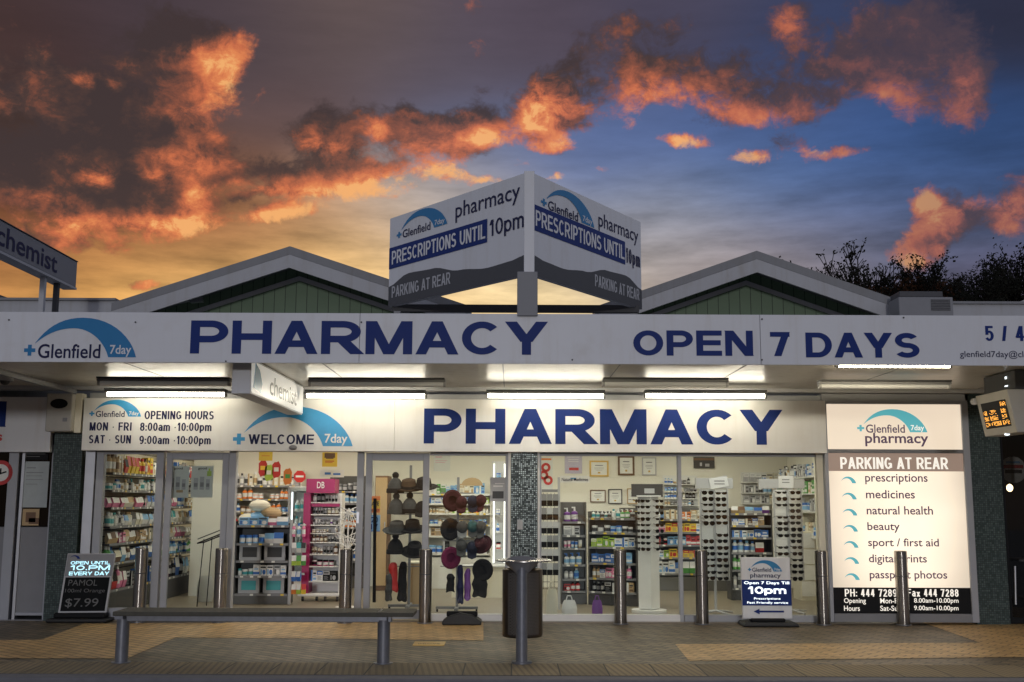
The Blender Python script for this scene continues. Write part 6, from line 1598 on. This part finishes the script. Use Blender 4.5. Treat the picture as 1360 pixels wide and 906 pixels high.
for k in range(4): part('drawer', MB().box(x0 + .015, x1 - .015, 17.98, 17.998, .08 + k * z1 * .23, .06 + (k + 1) * z1 * .23, 'shelf_white'), t)
flat_poster('dark_picture', 'dark landscape picture on the back wall above the sunglasses headers', R(921, 607, 949, 622, YB - .03), YB - .03, 'dark_grey', [('print', 'light_grey', (.3, .4, .2, .5), (.55, .75, .15, .4)), ('shade', 'brown', (0, 1, .7, .9))], cat='picture')
# dark unit behind the 10pm board
Y = 18.0
x0, x1 = xpx(969, Y), xpx(1026, Y)
z_ = zpx((682, 698, 714, 734, 757), Y, 1000) + [.19]
shelving('dark_shelf_unit', 'dark shelf unit of blue and red packs behind the 10pm board', 'shelving', (x0, Y + .36, 0), 0, x1 - x0, .36, z_, z_[0] + .06, base=.16, m_board='shelf_dark', m_back='shelf_dark',
         spec=[(['carton', 'packet'], ['red', 'tan', 'white', 'purple'], 1.1), (['carton'], ['tan', 'white', 'brown'], 1.1), (['carton', 'packet'], ['blue', 'blue', 'sky blue', 'white'], 1.1), (['packet', 'bottle'], ['white', 'red', 'black'], 1.2), (['carton', 'bottle'], ['green', 'teal', 'red'], 1.1), (['carton', 'bottle'], ['pink', 'white', 'grey'], 1.1)],
         where='the dark shelf unit', group='packs on the dark shelf unit')

# ---- sunglasses stands
def shades_mesh(m, rz_=.024, dx_=0):
    g = MB()
    for sx in (-1, 1):
        pts = [(sx * (.035 + dx_) + .030 * math.cos(k * PI / 6) * (1.05 if k in (0, 1, 11) else 1), 0, rz_ * math.sin(k * PI / 6) - (.004 if k in (3,) else 0)) for k in range(12)]
        g.slab(pts, (0, .006, 0), m)
        g.box(sx * .060, sx * .067, .002, .11, .006, .012, 'black')
    g.box(-.008, .008, 0, .005, .006, .012, 'black')
    return g
_sg = {}
def shades(m, loc, rz, label, group, s=1.0):
    st_ = rnd.choice(((.025, 0), (.021, .001), (.028, .001), (.017, 0)))
    if (m, st_) not in _sg:
        o = shades_mesh(m, *st_).build('sunglasses', None, True); _sg[(m, st_)] = o.data
    else:
        o = bpy.data.objects.new('sunglasses', _sg[(m, st_)]); COL.objects.link(o)
    o.location = loc; o.rotation_euler = (.12, 0, rz); o.scale = (s, s, s)
    tag(o, label, 'sunglasses', group)
def glasses_stand(label, short, px0, px1, hx0, hx1, hy0, hy1, y0, y1, ypole, Y, rows, card):
    x0, x1, z0, z1 = R(px0, y0, px1, y1, Y)
    t = thing('sunglasses_stand', label, 'sunglasses stand', ((x0 + x1) / 2, Y, .012))
    xm = (x0 + x1) / 2
    part('rack_panel', MB().box(x0, x1, Y, Y + .05, z0, z1, 'white').box(x0, x0 + .02, Y - .03, Y - .001, z0, z1, 'light_grey').box(x1 - .02, x1, Y - .03, Y - .001, z0, z1, 'light_grey').box(xm - .015, xm + .015, Y - .03, Y - .001, z0, z1, 'light_grey'), t)
    h = R(hx0, hy0, hx1, hy1, Y)
    part('header', MB().box(h[0], h[1], Y - .02, Y + .08, h[2], h[3], 'light_grey'), t)
    cx0, cx1, cz0, cz1 = R(*card, Y - .03)
    part('card', MB().obox((cx0, Y - .03, cz0), Vector((cx1 - cx0, 0, .05 if 'twisted' in label else 0)), (0, .008, 0), Vector((-.03 if 'twisted' in label else 0, 0, cz1 - cz0)), 'sign_white').rect((cx0 + .05, cx1 - .06, cz0 + .07, cz0 + .085), Y - .033, 'mid_grey').rect((cx0 + .05, cx1 - .06, cz0 + .11, cz0 + .125), Y - .033, 'mid_grey'), t)
    part('pole', MB().cyl((xm, Y + .025, .05), (xm, Y + .025, z0), .02, n=10, m='light_grey'), t)
    for k in range(4):
        a = k * PI / 2 + .5
        part('leg', MB().pipe([(xm, Y + .025, .05), (xm + .3 * math.cos(a), Y + .025 + .3 * math.sin(a), .016)], .015, 8, 'light_grey'), t)
    for r in range(rows):
        for k in (0, 1):
            if rnd.random() < .06: continue
            z = z1 - rnd.uniform(-.006, .006) - (r + .6) * (z1 - z0) / rows
            xx = x0 + (x1 - x0) * (.27 if k == 0 else .73)
            shades(rnd.choice(['lens_dark', 'lens_dark', 'lens_brown']), (xx + rnd.uniform(-.008, .008), Y - .09, z), rnd.uniform(-.25, .25), f'dark sunglasses in the {ORD[r]} row of {short}', 'sunglasses on ' + short, rnd.uniform(1.12, 1.28))
    return t
glasses_stand('sunglasses stand with a twisted white card on its grey header, nearest the mullion', 'the stand with the twisted card', 930, 968, 924, 973, 635, 649, 650, 771, 810, 15.9, 15, (944, 636, 968, 650))
glasses_stand('sunglasses stand with a straight white card, beside the cream drawer unit', 'the stand beside the drawer unit', 1028, 1066, 1008, 1068, 636, 649, 650, 771, 810, 16.1, 15, (1034, 632, 1054, 648))
Y = 16.0
x0, x1, z0, z1 = R(848, 660, 876, 811, Y)
TW = thing('sunglasses_tower', 'white floor standing sunglasses tower with a black header, single in the middle window', 'sunglasses stand', ((x0 + x1) / 2, Y, .012))
xm = x0 + (x1 - x0) * .55
part('column', MB().slab([(x0, Y + .05, .06), (xm, Y - .08, .06), (x1, Y + .05, .06), (x1 - .03, Y + .2, .06), (x0 + .03, Y + .2, .06)], (0, 0, z1 - .06), 'white'), TW)
part('base', MB().cyl((xm - .02, Y + .05, .012), (xm - .02, Y + .05, .05), .25, n=24, m='white'), TW)
hx = R(839, 643, 880, 660, Y)
part('header', MB().box(hx[0], hx[1], Y - .02, Y + .06, hx[2], hx[3], 'dark_grey').rect((hx[0] + .18, hx[1] - .12, hx[2] + .05, hx[2] + .12), Y - .023, 'light_grey'), TW)
part('top_tray', MB().box(x0 - .02, x1 + .02, Y - .09, Y + .2, z1 + .001, z1 + .02, 'white'), TW)
g = MB()
for k in range(8): g.box(x0 + .07, x0 + .10, Y + .0, Y + .03, .25 + k * .095, .28 + k * .095, 'mid_grey')
for r in range(9):
    z = z1 - .06 - r * .085
    for k, (xx, rz) in enumerate(((x0 - .01, 1.0), (x0 + .09, -.35), (x1 + .0, .45))):
        shades('lens_dark' if (r + k) % 3 else 'lens_brown', (xx, Y - .11 if k == 1 else Y - .07, z), rz, f'dark sunglasses in the {ORD[r]} row of the white tower', 'sunglasses on the white tower', 1.05)
